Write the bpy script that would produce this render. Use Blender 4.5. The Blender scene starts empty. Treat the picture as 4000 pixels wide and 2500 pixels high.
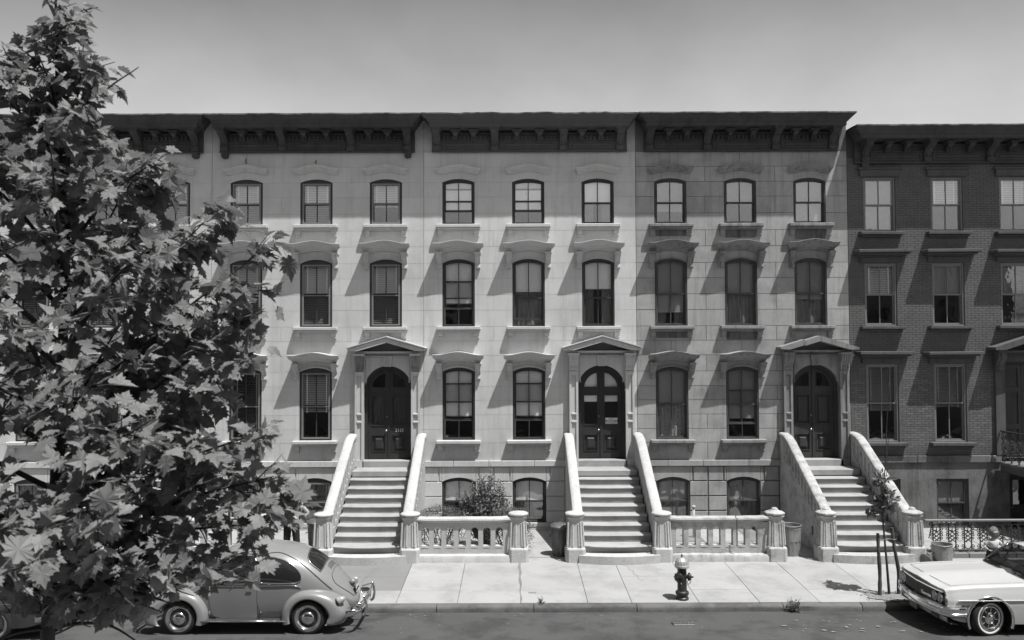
import bpy, bmesh, math, random
from math import radians, sin, cos, pi, sqrt, atan2
from mathutils import Vector, Matrix
from mathutils.geometry import tessellate_polygon

scene = bpy.context.scene
COL = scene.collection

# ---------------------------------------------------------------- camera, sky, sun, exposure
SUN = Vector((0.32, -0.272, 1.0)).normalized()
cam_data = bpy.data.cameras.new("camera")
cam = bpy.data.objects.new("camera", cam_data)
COL.objects.link(cam)
cam_data.sensor_width = 36.0
cam_data.lens = 29.03
cam_data.clip_start = 0.1
cam_data.clip_end = 3000.0
cam_data.dof.use_dof = True
cam_data.dof.focus_distance = 21.0
cam_data.dof.aperture_fstop = 2.6
cam.matrix_world = (Matrix.Translation((0, 0, 5.45)) @ Matrix.Rotation(pi / 2 + radians(1.78), 4, 'X')
                    @ Matrix.Rotation(radians(-0.2), 4, 'Z'))
scene.camera = cam

world = bpy.data.worlds.new("World")
scene.world = world
world.use_nodes = True
wn, wl = world.node_tree.nodes, world.node_tree.links
wn.clear()
sky = wn.new("ShaderNodeTexSky")
sky.sky_type = 'NISHITA'
sky.sun_disc = False
sky.sun_elevation = math.asin(SUN.z)
sky.sun_rotation = atan2(SUN.x, SUN.y)
sky.altitude = 0.0
sky.air_density = 1.0
sky.dust_density = 4.5
sky.ozone_density = 1.0
# blue-sensitive film: the grey of the sky leans on its blue light
sp = wn.new("ShaderNodeSeparateColor")
wl.new(sky.outputs[0], sp.inputs[0])
bw = None
for i, k in enumerate((0.28, 0.34, 0.38)):
    q = wn.new("ShaderNodeMath")
    q.operation = 'MULTIPLY_ADD'
    wl.new(sp.outputs[i], q.inputs[0])
    q.inputs[1].default_value = k
    q.inputs[2].default_value = 0.0
    if bw is not None:
        wl.new(bw.outputs[0], q.inputs[2])
    bw = q
# the photograph is black and white: the sky is turned to grey, with faint thin cloud
tc = wn.new("ShaderNodeTexCoord")
mp = wn.new("ShaderNodeMapping")
mp.inputs['Scale'].default_value = (1.5, 1.5, 2.4)
wl.new(tc.outputs['Generated'], mp.inputs[0])
nz = wn.new("ShaderNodeTexNoise")
nz.inputs['Scale'].default_value = 1.6
nz.inputs['Detail'].default_value = 5.0
nz.inputs['Roughness'].default_value = 0.55
wl.new(mp.outputs[0], nz.inputs[0])
mr = wn.new("ShaderNodeMapRange")
mr.inputs[1].default_value = 0.42
mr.inputs[2].default_value = 0.72
mr.inputs[3].default_value = 0.94
mr.inputs[4].default_value = 1.20
wl.new(nz.outputs[0], mr.inputs[0])
mu = wn.new("ShaderNodeMath")
mu.operation = 'MULTIPLY'
wl.new(bw.outputs[0], mu.inputs[0])
wl.new(mr.outputs[0], mu.inputs[1])
# summer haze: the sky pales evenly towards the horizon all the way round
sz = wn.new("ShaderNodeSeparateXYZ")
wl.new(tc.outputs['Generated'], sz.inputs[0])
hz = wn.new("ShaderNodeMapRange")
hz.interpolation_type = 'SMOOTHSTEP'
hz.inputs[1].default_value = 0.18
hz.inputs[2].default_value = 0.50
hz.inputs[3].default_value = 1.98
hz.inputs[4].default_value = 0.55
wl.new(sz.outputs[2], hz.inputs[0])
m2 = wn.new("ShaderNodeMath")
m2.operation = 'MULTIPLY'
wl.new(mu.outputs[0], m2.inputs[0])
wl.new(hz.outputs[0], m2.inputs[1])
mu = m2
bg = wn.new("ShaderNodeBackground")
bg.inputs[1].default_value = 0.09
wl.new(mu.outputs[0], bg.inputs[0])
wo = wn.new("ShaderNodeOutputWorld")
wl.new(bg.outputs[0], wo.inputs[0])

sun_data = bpy.data.lights.new("sun", 'SUN')
sun_data.energy = 5.0
sun_data.angle = radians(0.5)
sun_data.color = (1, 0.99, 0.98)
sun = bpy.data.objects.new("sun", sun_data)
COL.objects.link(sun)
sun.rotation_euler = SUN.to_track_quat('Z', 'Y').to_euler()
sun.location = (8, -6, 30)

scene.view_settings.view_transform = 'Standard'
scene.view_settings.look = 'None'
scene.view_settings.exposure = 0.40
scene.view_settings.gamma = 1.0
scene.view_settings.use_curve_mapping = False

scene.cycles.use_denoising = True

# ---------------------------------------------------------------- helpers
def lerp(a, b, t):
    return a + (b - a) * t

class MB:
    """collects shapes that become one mesh object"""
    def __init__(s):
        s.v, s.f = [], []
    def add(s, v, f):
        o = len(s.v)
        s.v += [tuple(p) for p in v]
        s.f += [tuple(i + o for i in q) for q in f]
        return s
    def box(s, x0, x1, y0, y1, z0, z1):
        return s.add([(x0, y0, z0), (x1, y0, z0), (x1, y1, z0), (x0, y1, z0), (x0, y0, z1), (x1, y0, z1), (x1, y1, z1), (x0, y1, z1)],
                     [(0, 3, 2, 1), (4, 5, 6, 7), (0, 1, 5, 4), (1, 2, 6, 5), (2, 3, 7, 6), (3, 0, 4, 7)])
    def cbox(s, x0, x1, y0, y1, z0, z1, b=0.01):
        """box with chamfered edges"""
        b = min(b, (x1 - x0) * .45, (y1 - y0) * .45, (z1 - z0) * .45)
        v, idx = [], {}
        for i, (x, sx) in enumerate(((x0, 1), (x1, -1))):
            for j, (y, sy) in enumerate(((y0, 1), (y1, -1))):
                for k, (z, sz) in enumerate(((z0, 1), (z1, -1))):
                    idx[i, j, k] = len(v)
                    v += [(x, y + sy * b, z + sz * b), (x + sx * b, y, z + sz * b), (x + sx * b, y + sy * b, z)]
        I = lambda i, j, k, a: idx[i, j, k] + a
        f = []
        for i in (0, 1):
            f.append((I(i, 0, 0, 0), I(i, 1, 0, 0), I(i, 1, 1, 0), I(i, 0, 1, 0)))
            f.append((I(0, i, 0, 1), I(1, i, 0, 1), I(1, i, 1, 1), I(0, i, 1, 1)))
            f.append((I(0, 0, i, 2), I(1, 0, i, 2), I(1, 1, i, 2), I(0, 1, i, 2)))
            for j in (0, 1):
                f.append((I(0, i, j, 1), I(1, i, j, 1), I(1, i, j, 2), I(0, i, j, 2)))
                f.append((I(i, 0, j, 0), I(i, 1, j, 0), I(i, 1, j, 2), I(i, 0, j, 2)))
                f.append((I(i, j, 0, 0), I(i, j, 1, 0), I(i, j, 1, 1), I(i, j, 0, 1)))
                for k in (0, 1):
                    f.append((I(i, j, k, 0), I(i, j, k, 1), I(i, j, k, 2)))
        return s.add(v, f)
    def prism(s, outer, holes, a, b, axis='y'):
        """flat outline with holes, given thickness along an axis"""
        loops = [list(outer)] + [list(h) for h in (holes or [])]
        flat = [p for l in loops for p in l]
        tris = tessellate_polygon([[Vector((p[0], p[1], 0)) for p in l] for l in loops])
        def P(p, d):
            return (p[0], d, p[1]) if axis == 'y' else ((d, p[0], p[1]) if axis == 'x' else (p[0], p[1], d))
        n = len(flat)
        v = [P(p, a) for p in flat] + [P(p, b) for p in flat]
        f = [tuple(t) for t in tris] + [tuple(i + n for i in reversed(t)) for t in tris]
        o = 0
        for l in loops:
            m = len(l)
            for i in range(m):
                j = (i + 1) % m
                f.append((o + i, o + j, o + j + n, o + i + n))
            o += m
        return s.add(v, f)
    def grid(s, rows, cu=False, cv=False, cap0=False, cap1=False):
        nu, nv = len(rows), len(rows[0])
        v = [p for r in rows for p in r]
        f = []
        for i in range(nu if cu else nu - 1):
            for j in range(nv if cv else nv - 1):
                a, b = i, (i + 1) % nu
                c, d = j, (j + 1) % nv
                f.append((a * nv + c, b * nv + c, b * nv + d, a * nv + d))
        if cap0:
            f.append(tuple(range(nv)))
        if cap1:
            f.append(tuple((nu - 1) * nv + i for i in reversed(range(nv))))
        return s.add(v, f)
    def tube(s, pts, r, n=6, caps=True):
        pts = [Vector(p) for p in pts]
        rs = r if isinstance(r, (list, tuple)) else [r] * len(pts)
        rows, up = [], None
        for i, p in enumerate(pts):
            d = (pts[min(i + 1, len(pts) - 1)] - pts[max(i - 1, 0)])
            d = d.normalized() if d.length > 1e-9 else Vector((0, 0, 1))
            if up is None:
                up = Vector((0, 0, 1)) if abs(d.z) < .9 else Vector((0, 1, 0))
            u = (up - d * up.dot(d))
            u = u.normalized() if u.length > 1e-6 else d.orthogonal().normalized()
            w = d.cross(u)
            up = u
            rows.append([tuple(p + (u * cos(2 * pi * k / n) + w * sin(2 * pi * k / n)) * rs[i]) for k in range(n)])
        return s.grid(rows, cv=True, cap0=caps, cap1=caps)
    def lathe(s, prof, n=24, axis='z', c=(0, 0, 0), a0=0.0, caps=True):
        """prof: list of (radius, height along axis)"""
        rows = []
        for r, h in prof:
            row = []
            for k in range(n):
                a = a0 + 2 * pi * k / n
                x, y = r * cos(a), r * sin(a)
                p = (x, y, h) if axis == 'z' else ((x, h, y) if axis == 'y' else (h, x, y))
                row.append((p[0] + c[0], p[1] + c[1], p[2] + c[2]))
            rows.append(row)
        return s.grid(rows, cv=True, cap0=caps and prof[0][0] > 1e-6, cap1=caps and prof[-1][0] > 1e-6)
    def xform(s, M, start=0):
        for i in range(start, len(s.v)):
            s.v[i] = tuple(M @ Vector(s.v[i]))
        return s
    def build(s, name, mat=None, parent=None, kind=None, label=None, smooth=False, angle=None):
        me = bpy.data.meshes.new(name)
        me.from_pydata(s.v, [], s.f)
        bm = bmesh.new()
        bm.from_mesh(me)
        if angle is not None or smooth:
            bmesh.ops.remove_doubles(bm, verts=bm.verts, dist=1e-5)
        bmesh.ops.recalc_face_normals(bm, faces=bm.faces)
        bm.to_mesh(me)
        bm.free()
        if smooth or angle is not None:
            for p in me.polygons:
                p.use_smooth = True
            if angle is not None:
                me.set_sharp_from_angle(angle=radians(angle))
        if mat:
            me.materials.append(mat)
        return link(name, me, parent, kind, label)

def link(name, me, parent=None, kind=None, label=None):
    o = bpy.data.objects.new(name, me)
    COL.objects.link(o)
    if parent is not None:
        o.parent = parent
    if kind:
        o['kind'] = kind
    if label:
        o['label'] = label
    return o

def thing(name, label, cat, loc=(0, 0, 0), group=None, rz=0.0, kind=None):
    o = bpy.data.objects.new(name, None)
    o.empty_display_size = 0.3
    COL.objects.link(o)
    o.location = loc
    o.rotation_euler = (0, 0, rz)
    tag(o, label, cat, group, kind)
    return o

def tag(o, label, cat=None, group=None, kind=None):
    o['label'] = label
    if cat:
        o['category'] = cat
    if group:
        o['group'] = group
    if kind:
        o['kind'] = kind
    return o

def kids(o):
    return [c for c in o.children]

def copy_tree(o, parent=None):
    c = o.copy()
    COL.objects.link(c)
    if parent is not None:
        c.parent = parent
    for ch in o.children:
        copy_tree(ch, c)
    return c

def text_mb(txt, size, depth=0.003):
    """lettering as geometry, centred, in the x-z plane facing -y"""
    cu = bpy.data.curves.new("lettering", 'FONT')
    cu.body = txt
    cu.size = size
    cu.extrude = depth
    cu.align_x = 'CENTER'
    cu.align_y = 'CENTER'
    cu.resolution_u = 3
    ob = bpy.data.objects.new("lettering", cu)
    COL.objects.link(ob)
    dg = bpy.context.evaluated_depsgraph_get()
    me = bpy.data.meshes.new_from_object(ob.evaluated_get(dg))
    m = MB()
    m.add([(v.co.x, -v.co.z, v.co.y) for v in me.vertices], [tuple(p.vertices) for p in me.polygons])
    bpy.data.objects.remove(ob)
    bpy.data.curves.remove(cu)
    bpy.data.meshes.remove(me)
    return m

def arc(x0, x1, zs, zc, n=10):
    """points from (x1,zs) over the crown zc to (x0,zs)"""
    a, h, cx = (x1 - x0) / 2, zc - zs, (x0 + x1) / 2
    R = (a * a + h * h) / (2 * h)
    t = math.asin(min(1, a / R))
    if h > a * .999:
        t = pi / 2
    return [(cx + R * sin(t - 2 * t * i / n), zc - R + R * cos(t - 2 * t * i / n)) for i in range(n + 1)]

def opening(x0, x1, zb, zs, zc, n=10):
    if zc - zs < .005:
        return [(x0, zb), (x1, zb), (x1, zc), (x0, zc)]
    return [(x0, zb), (x1, zb)] + arc(x0, x1, zs, zc, n)

def rnd(a, b):
    return random.uniform(a, b)

def smoothpath(pts, n=6):
    """Catmull-Rom through the points"""
    P = [Vector(p) for p in pts]
    P = [P[0] * 2 - P[1]] + P + [P[-1] * 2 - P[-2]]
    out = []
    for i in range(1, len(P) - 2):
        for k in range(n):
            t = k / n
            a, b, c, d = P[i - 1], P[i], P[i + 1], P[i + 2]
            out.append(tuple(.5 * ((2 * b) + (c - a) * t + (2 * a - 5 * b + 4 * c - d) * t * t + (3 * b - a - 3 * c + d) * t ** 3)))
    out.append(tuple(P[-2]))
    return out

# ---------------------------------------------------------------- materials (all grey: a black-and-white photograph)
def mat(name, base, var=.12, scale=3.0, fine=40.0, finevar=.08, rough=.85, bump=.15, bscale=60.0, spec=.3,
        objvar=0.0, streak=0.0, blotch=0.0, blotch_scale=1.5, metal=0.0, coat=0.0, bdist=.01, trans=0.0):
    m = bpy.data.materials.new(name)
    m.use_nodes = True
    n, l = m.node_tree.nodes, m.node_tree.links
    b = n['Principled BSDF']
    geo = n.new("ShaderNodeNewGeometry")
    def noise(sc, det=4, vec=None, ro=.6):
        t = n.new("ShaderNodeTexNoise")
        t.inputs['Scale'].default_value = sc
        t.inputs['Detail'].default_value = det
        t.inputs['Roughness'].default_value = ro
        l.new(vec if vec is not None else geo.outputs['Position'], t.inputs['Vector'])
        return t.outputs[0]
    def rng(src, lo, hi, a=.3, z=.7):
        t = n.new("ShaderNodeMapRange")
        t.inputs[1].default_value = a
        t.inputs[2].default_value = z
        t.inputs[3].default_value = lo
        t.inputs[4].default_value = hi
        l.new(src, t.inputs[0])
        return t.outputs[0]
    def mul(a, c):
        t = n.new("ShaderNodeMath")
        t.operation = 'MULTIPLY'
        for i, s in enumerate((a, c)):
            if isinstance(s, float):
                t.inputs[i].default_value = s
            else:
                l.new(s, t.inputs[i])
        return t.outputs[0]
    val = mul(rng(noise(scale), 1 - var, 1 + var), float(base))
    if finevar:
        val = mul(val, rng(noise(fine, 3), 1 - finevar, 1 + finevar))
    if objvar:
        oi = n.new("ShaderNodeObjectInfo")
        val = mul(val, rng(oi.outputs['Random'], 1 - objvar, 1 + objvar, 0, 1))
    if streak:
        mpn = n.new("ShaderNodeMapping")
        mpn.inputs['Scale'].default_value = (7.0, 7.0, .55)
        l.new(geo.outputs['Position'], mpn.inputs[0])
        val = mul(val, rng(noise(1.0, 5, mpn.outputs[0], .65), 1 - streak, 1.0, .36, .5))
    if blotch:
        val = mul(val, rng(noise(blotch_scale, 6, None, .68), 1 - blotch, 1.0, .38, .52))
    l.new(val, b.inputs['Base Color'])
    b.inputs['Roughness'].default_value = rough
    b.inputs['Specular IOR Level'].default_value = spec
    b.inputs['Metallic'].default_value = metal
    b.inputs['Coat Weight'].default_value = coat
    b.inputs['Coat Roughness'].default_value = .06
    if bump:
        bp = n.new("ShaderNodeBump")
        bp.inputs['Strength'].default_value = bump
        bp.inputs['Distance'].default_value = bdist
        l.new(noise(bscale, 5), bp.inputs['Height'])
        l.new(bp.outputs[0], b.inputs['Normal'])
    return m

M = {}
M['stone_pale'] = mat('pale painted masonry', 0.52, .05, .9, 30, .05, .9, .25, 45, objvar=.04, streak=.09, blotch=.08, blotch_scale=.7)
M['stone_pale_b'] = mat('off white painted masonry', 0.54, .05, .8, 30, .05, .9, .25, 45, objvar=.03, streak=.10, blotch=.10, blotch_scale=.6)
M['stone_bare'] = mat('bare brownstone', 0.345, .09, 1.2, 35, .08, .92, .4, 40, objvar=.07, streak=.18, blotch=.2, blotch_scale=.9)
M['stone_joint'] = mat('mortar joint', 0.15, .1, 3, 40, .05, .95, .1)
M['joint_pale'] = mat('painted over joint', 0.41, .1, 3, 40, .05, .95, .1)
M['trim_pale'] = mat('pale painted stone trim', 0.47, .06, 2, 40, .06, .88, .2, 60, objvar=.03, streak=.12)
M['trim_pale_b'] = mat('off white painted stone trim', 0.49, .06, 2, 40, .06, .88, .2, 60, objvar=.03, streak=.08)
M['trim_bare'] = mat('weathered stone trim', 0.25, .12, 2, 40, .1, .92, .35, 50, objvar=.08, streak=.35, blotch=.15)
M['stoop_white'] = mat('whitewashed stone', 0.44, .05, 2, 34, .12, .9, .35, 30, objvar=.02, streak=.05, blotch=.12, blotch_scale=3, bdist=.015)
M['stoop_worn'] = mat('worn whitewashed stone', 0.4, .1, 2, 34, .12, .92, .5, 28, objvar=.03, streak=.14, blotch=.26, blotch_scale=4, bdist=.018)
M['step'] = mat('stone step', 0.32, .06, 2, 40, .07, .9, .25, 50, objvar=.04, blotch=.12, blotch_scale=2)
M['brick'] = mat('dark red brick', 0.125, .12, 3, 60, .12, .9, .3, 80, objvar=.16)
M['mortar'] = mat('dark brick mortar', 0.062, .1, 4, 50, .1, .95, .2)
M['stucco_dark'] = mat('stained dark stucco', .15, .2, .9, 25, .12, .93, .4, 35, streak=.25, blotch=.35, blotch_scale=1.2)
M['trim_dark'] = mat('dark brownstone trim', .085, .12, 2, 40, .1, .88, .3, 50, streak=.2)
M['cornice'] = mat('dark painted cornice', 0.058, .15, 2.5, 40, .1, .7, .1, 60, streak=.2, blotch=.2)
M['cornice_grey'] = mat('charcoal painted cornice', 0.085, .12, 2.5, 40, .1, .68, .1, 60, streak=.1, blotch=.1)
M['flashing'] = mat('weathered tin flashing', .28, .3, 4, 30, .2, .6, .3, 12, blotch=.6, blotch_scale=3)
M['tar'] = mat('tar roof', .06, .2)
M['frame_dark'] = mat('dark painted window frame', 0.042, .12, 4, 40, .1, .55, .08, 60, spec=.4)
M['frame_worn'] = mat('worn window frame', .07, .2, 5, 40, .15, .75, .2, 60, streak=.3)
M['frame_light'] = mat('pale metal storm frame', 0.17, .08, 4, 40, .05, .5, .05, spec=.5)
M['door_dark'] = mat('dark varnished door', .032, .15, 3, 30, .1, .42, .08, 50, spec=.5)
M['door_brown'] = mat('dull brown door', .052, .15, 3, 30, .12, .6, .12, 50, streak=.2)
M['shade_white'] = mat('pale roller shade', 0.96, .05, 1.5, 30, .03, .9, .05, objvar=.1)
M['shade_grey'] = mat('aged roller shade', 0.3, .08, 1.5, 30, .05, .9, .05, objvar=.15)
M['blind'] = mat('venetian blind', 0.8, .04, 2, 30, .03, .6, .0, objvar=.05)
M['blind_dim'] = mat('dim venetian blind', 0.3, .05, 2, 30, .03, .7, .0)  # darker copy of the blind; dimming behind window screens is in its colour
M['curtain'] = mat('thin curtain', .22, .15, 4, 90, .2, .95, .1, objvar=.2)
M['lace'] = mat('lace curtain', .36, .1, 8, 45, .55, .95, .2, 45)
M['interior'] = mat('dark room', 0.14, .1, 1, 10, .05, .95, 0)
M['brass'] = mat('old brass', .45, .1, 5, 30, .1, .35, 0, metal=.9)
M['lettering_white'] = mat('pale lettering', .62, .1, 8, 30, .05, .6, 0)
M['lettering_black'] = mat('black lettering', .02, .1, 8, 30, .05, .6, 0)
M['card'] = mat('white card', .75, .03, 4, 30, .02, .8, 0)
M['asphalt'] = mat('worn asphalt', 0.074, .10, .7, 160, .14, .9, .6, 170, spec=.3, blotch=.35, blotch_scale=1.1, bdist=.006)
M['concrete'] = mat('pale pavement concrete', 0.315, .05, .9, 90, .06, .93, .25, 120, objvar=.045, blotch=.16, blotch_scale=1.3, bdist=.004)
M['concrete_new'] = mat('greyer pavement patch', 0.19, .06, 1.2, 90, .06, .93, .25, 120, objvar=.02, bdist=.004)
M['bluestone'] = mat('grey flagstone', .22, .12, 1.0, 60, .1, .9, .3, 70, objvar=.12, blotch=.2)
M['kerb'] = mat('granite kerb', 0.11, .14, 2, 70, .16, .9, .5, 40, objvar=.12, blotch=.25, blotch_scale=2, bdist=.012)
M['joint_dark'] = mat('dark pavement joint', 0.17, .2, 4, 60, .1, .95, .2)
M['ground'] = mat('bare ground', .15, .2, .5)
M['dirt'] = mat('dry soil', .2, .25, 5, 60, .25, .97, .8, 40, bdist=.02)
M['iron'] = mat('black iron', 0.03, .1, 5, 40, .1, .5, .15, 60, spec=.5)
M['iron_rail'] = mat('worn iron rail', .13, .15, 5, 40, .1, .5, .1, 60, spec=.5)
M['galv'] = mat('galvanised steel', .30, .12, 5, 40, .1, .5, .1, 30, metal=.35, blotch=.2, blotch_scale=4, objvar=.05)
M['galv_dark'] = mat('dull dark dustbin metal', .13, .15, 5, 40, .1, .55, .1, 30, metal=.3, blotch=.25, blotch_scale=5)
M['hydrant_black'] = mat('black hydrant paint', .025, .15, 6, 40, .1, .45, .2, 50, spec=.5, blotch=.2)
M['hydrant_silver'] = mat('silver hydrant paint', .40, .08, 6, 40, .08, .42, .1, 50, metal=.3)
M['wood_stake'] = mat('rough wooden stake', .07, .2, 6, 60, .2, .9, .6, 40)
M['bark'] = mat('young tree bark', .05, .25, 8, 50, .2, .9, .7, 35, bdist=.01)
M['car_grey'] = mat('grey car paint', 0.2, .02, 2, 30, .01, .32, 0, spec=.5, coat=.6)
M['car_white'] = mat('white car paint', .50, .015, 2, 30, .01, .35, 0, spec=.5, coat=.6)
M['chrome'] = mat('chrome', .72, .02, 2, 30, .01, .12, 0, metal=1.0)
M['rubber'] = mat('tyre rubber', 0.024, .1, 6, 40, .1, .75, .1, 60, spec=.3)
M['whitewall'] = mat('whitewall', .60, .08, 6, 30, .05, .7, 0)
M['dark_steel'] = mat('dark steel', .05, .1, 6, 30, .1, .45, 0, spec=.5)
M['car_glass'] = mat('dark car glass', .016, .05, 2, 30, .02, .06, 0, spec=.6)
M['lens'] = mat('lamp lens', .30, .05, 6, 60, .1, .15, .1, 80, spec=.6)
M['upholstery'] = mat('dark upholstery', .05, .1, 6, 60, .1, .8, .1)
M['skin'] = mat('skin', .36, .05, 10, 60, .05, .6, .05)
M['hair_fair'] = mat('fair hair', .12, .2, 30, 90, .3, .6, .5, 90)
M['hair_white'] = mat('white hair', .62, .15, 30, 90, .2, .7, .5, 90)
M['shirt'] = mat('white shirt', .80, .03, 6, 60, .03, .9, .2, 18, bdist=.01)
M['shirt_grey'] = mat('pale grey shirt', .42, .1, 8, 60, .06, .9, .2, 18, bdist=.01)
M['trousers'] = mat('dark trousers', .02, .1, 6, 60, .1, .9, .2, 15, bdist=.01)
M['shoe'] = mat('black shoe', .02, .1, 6, 60, .1, .5, 0)
M['paper'] = mat('paper scrap', .6, .1, 9)
M['patch_pale'] = mat('pale scuff on road', .20, .2, 6, 80, .2, .95, .3, 90)

def glass_mat(name, refl=.07, tint=.85):
    m = bpy.data.materials.new(name)
    m.use_nodes = True
    n, l = m.node_tree.nodes, m.node_tree.links
    n.clear()
    out = n.new("ShaderNodeOutputMaterial")
    tr = n.new("ShaderNodeBsdfTransparent")
    tr.inputs[0].default_value = (tint, tint, tint, 1)
    gl = n.new("ShaderNodeBsdfGlossy")
    gl.inputs['Roughness'].default_value = .02
    geo = n.new("ShaderNodeNewGeometry")
    tx = n.new("ShaderNodeTexNoise")
    tx.inputs['Scale'].default_value = 2.2
    l.new(geo.outputs['Position'], tx.inputs['Vector'])
    bp = n.new("ShaderNodeBump")
    bp.inputs['Strength'].default_value = .25
    bp.inputs['Distance'].default_value = .02
    l.new(tx.outputs[0], bp.inputs['Height'])
    l.new(bp.outputs[0], gl.inputs['Normal'])
    mx = n.new("ShaderNodeMixShader")
    mx.inputs[0].default_value = refl
    l.new(tr.outputs[0], mx.inputs[1])
    l.new(gl.outputs[0], mx.inputs[2])
    l.new(mx.outputs[0], out.inputs[0])
    return m
M['tympanum'] = mat('shaded pediment panel', .16, .08, 2, 40, .06, .9, .2)  # shade of the recess is put into this darker panel colour
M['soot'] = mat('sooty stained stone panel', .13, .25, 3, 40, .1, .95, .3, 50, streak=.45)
M['pane'] = glass_mat('window glass', .13, .99)
M['pane_car'] = glass_mat('car window glass', .10, .45)

def leaf_mat(name, base, trans, var, rough=.45, spec=.4):
    m = bpy.data.materials.new(name)
    m.use_nodes = True
    n, l = m.node_tree.nodes, m.node_tree.links
    n.clear()
    out = n.new("ShaderNodeOutputMaterial")
    geo = n.new("ShaderNodeNewGeometry")
    tx = n.new("ShaderNodeTexNoise")
    tx.inputs['Scale'].default_value = 5.0
    tx.inputs['Detail'].default_value = 4
    l.new(geo.outputs['Position'], tx.inputs['Vector'])
    r1 = n.new("ShaderNodeMapRange")
    r1.inputs[1].default_value, r1.inputs[2].default_value = .3, .7
    r1.inputs[3].default_value, r1.inputs[4].default_value = base * (1 - var), base * (1 + var)
    l.new(tx.outputs[0], r1.inputs[0])
    r2 = n.new("ShaderNodeMath")
    r2.operation = 'MULTIPLY'
    r2.inputs[1].default_value = trans / base
    l.new(r1.outputs[0], r2.inputs[0])
    pb = n.new("ShaderNodeBsdfPrincipled")
    pb.inputs['Roughness'].default_value = rough
    pb.inputs['Specular IOR Level'].default_value = spec
    l.new(r1.outputs[0], pb.inputs['Base Color'])
    tl = n.new("ShaderNodeBsdfTranslucent")
    l.new(r2.outputs[0], tl.inputs[0])
    ad = n.new("ShaderNodeAddShader")
    l.new(pb.outputs[0], ad.inputs[0])
    l.new(tl.outputs[0], ad.inputs[1])
    l.new(ad.outputs[0], out.inputs[0])
    return m
M['leaf'] = leaf_mat('broad leaf', .128, .075, .3, .55, .22)
M['leaf_bush'] = leaf_mat('small bush leaf', .12, .05, .35)
M['leaf_hedge'] = leaf_mat('hedge leaf', .085, .03, .35)

# ---------------------------------------------------------------- world-space building: vertices are given in world metres
FY = 23.66          # facade line of the row
KY = 17.05          # kerb face
def base_of(o):
    v = Vector((0, 0, 0))
    while o is not None:
        v += o.location
        o = o.parent
    return v

def B(mb, name, m, parent, **k):
    d = base_of(parent)
    if d.length:
        mb.v = [(x - d.x, y - d.y, z - d.z) for x, y, z in mb.v]
    return mb.build(name, m, parent, **k)

def gz(y):
    """pavement height at a distance from the camera"""
    return .13 + max(0, min(1, (y - KY) / 3.2)) * .095

# ---------------------------------------------------------------- ground, road, kerb, pavement
random.seed(11)
m = MB()
m.add([(-400, -400, -.06), (400, -400, -.06), (400, 400, -.06), (-400, 400, -.06)], [(0, 1, 2, 3)])
m.build('ground', M['ground'], kind='structure', label='flat ground under the whole street')
m = MB()
ys = [7.6, 9, 10.5, 12.3, 14, 15.5, 16.4, KY + .02]
zs = [.0, .06, .14, .185, .16, .10, .042, .0]
nx = 60
m.grid([[(-60 + 120 * i / nx, y, z) for y, z in zip(ys, zs)] for i in range(nx + 1)])
m.build('road', M['asphalt'], kind='structure', label='worn asphalt street running along the row of houses', smooth=True)

pave = thing('pavement', 'pale concrete pavement between the kerb and the stoops', None, (0, 18.6, .13), kind='structure')
del pave['label']
pave['label'] = 'pale concrete pavement between the kerb and the stoops'
m = MB()
m.add([(-45, KY + .17, .115), (45, KY + .17, .115), (45, 20.6, .17), (-45, 20.6, .205), (45, FY + .1, .205), (-45, FY + .1, .205)], [(0, 1, 2, 3), (3, 2, 4, 5)])
B(m, 'pavement_bed', M['joint_dark'], pave)
xs = [-30, -26.5, -23, -19.5, -16.2, -13.2, -10.5, -8.3, -6.1, -4.35, -2.42, -1.15, .16, 1.55, 2.46, 3.85, 5.1, 6.35, 7.7, 9.1, 10.6, 12.2, 14, 16, 18.5, 21, 24, 27, 30]
yrow = [KY + .18, 18.05, 19.0, 20.55]
for i in range(len(xs) - 1):
    for j in range(3):
        x0, x1, y0, y1 = xs[i] + .006, xs[i + 1] - .006, yrow[j] + .002, yrow[j + 1] - .002
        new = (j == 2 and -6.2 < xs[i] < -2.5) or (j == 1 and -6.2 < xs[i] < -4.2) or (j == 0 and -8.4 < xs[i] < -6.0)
        if xs[i] == 10.6 and j == 0:
            x0 += .25
        z0, z1 = gz(y0), gz(y1)
        e = rnd(-.002, .002)
        m = MB()
        m.add([(x0, y0, z0 + e), (x1, y0, z0 + e), (x1, y1, z1 + e), (x0, y1, z1 + e), (x0, y0, z0 - .05), (x1, y0, z0 - .05), (x1, y1, z1 - .05), (x0, y1, z1 - .05)],
              [(0, 1, 2, 3), (0, 1, 5, 4), (1, 2, 6, 5), (2, 3, 7, 6), (3, 0, 4, 7)])
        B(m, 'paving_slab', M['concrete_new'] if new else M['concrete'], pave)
# yard floor behind the stoop line
for i in range(len(xs) - 1):
    for j, (y0, y1) in enumerate(((20.56, 22.1), (22.1, FY + .05))):
        m = MB()
        z = .226 + rnd(-.003, .003)
        dark = 3.6 < (xs[i] + xs[i + 1]) / 2 < 7.9 and (i + j) % 2 == 0
        m.add([(xs[i] + .01, y0 + .01, z), (xs[i + 1] - .01, y0 + .01, z), (xs[i + 1] - .01, y1 - .01, z), (xs[i] + .01, y1 - .01, z)], [(0, 1, 2, 3)])
        B(m, 'paving_slab', M['bluestone'] if dark else M['concrete'], pave)

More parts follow.
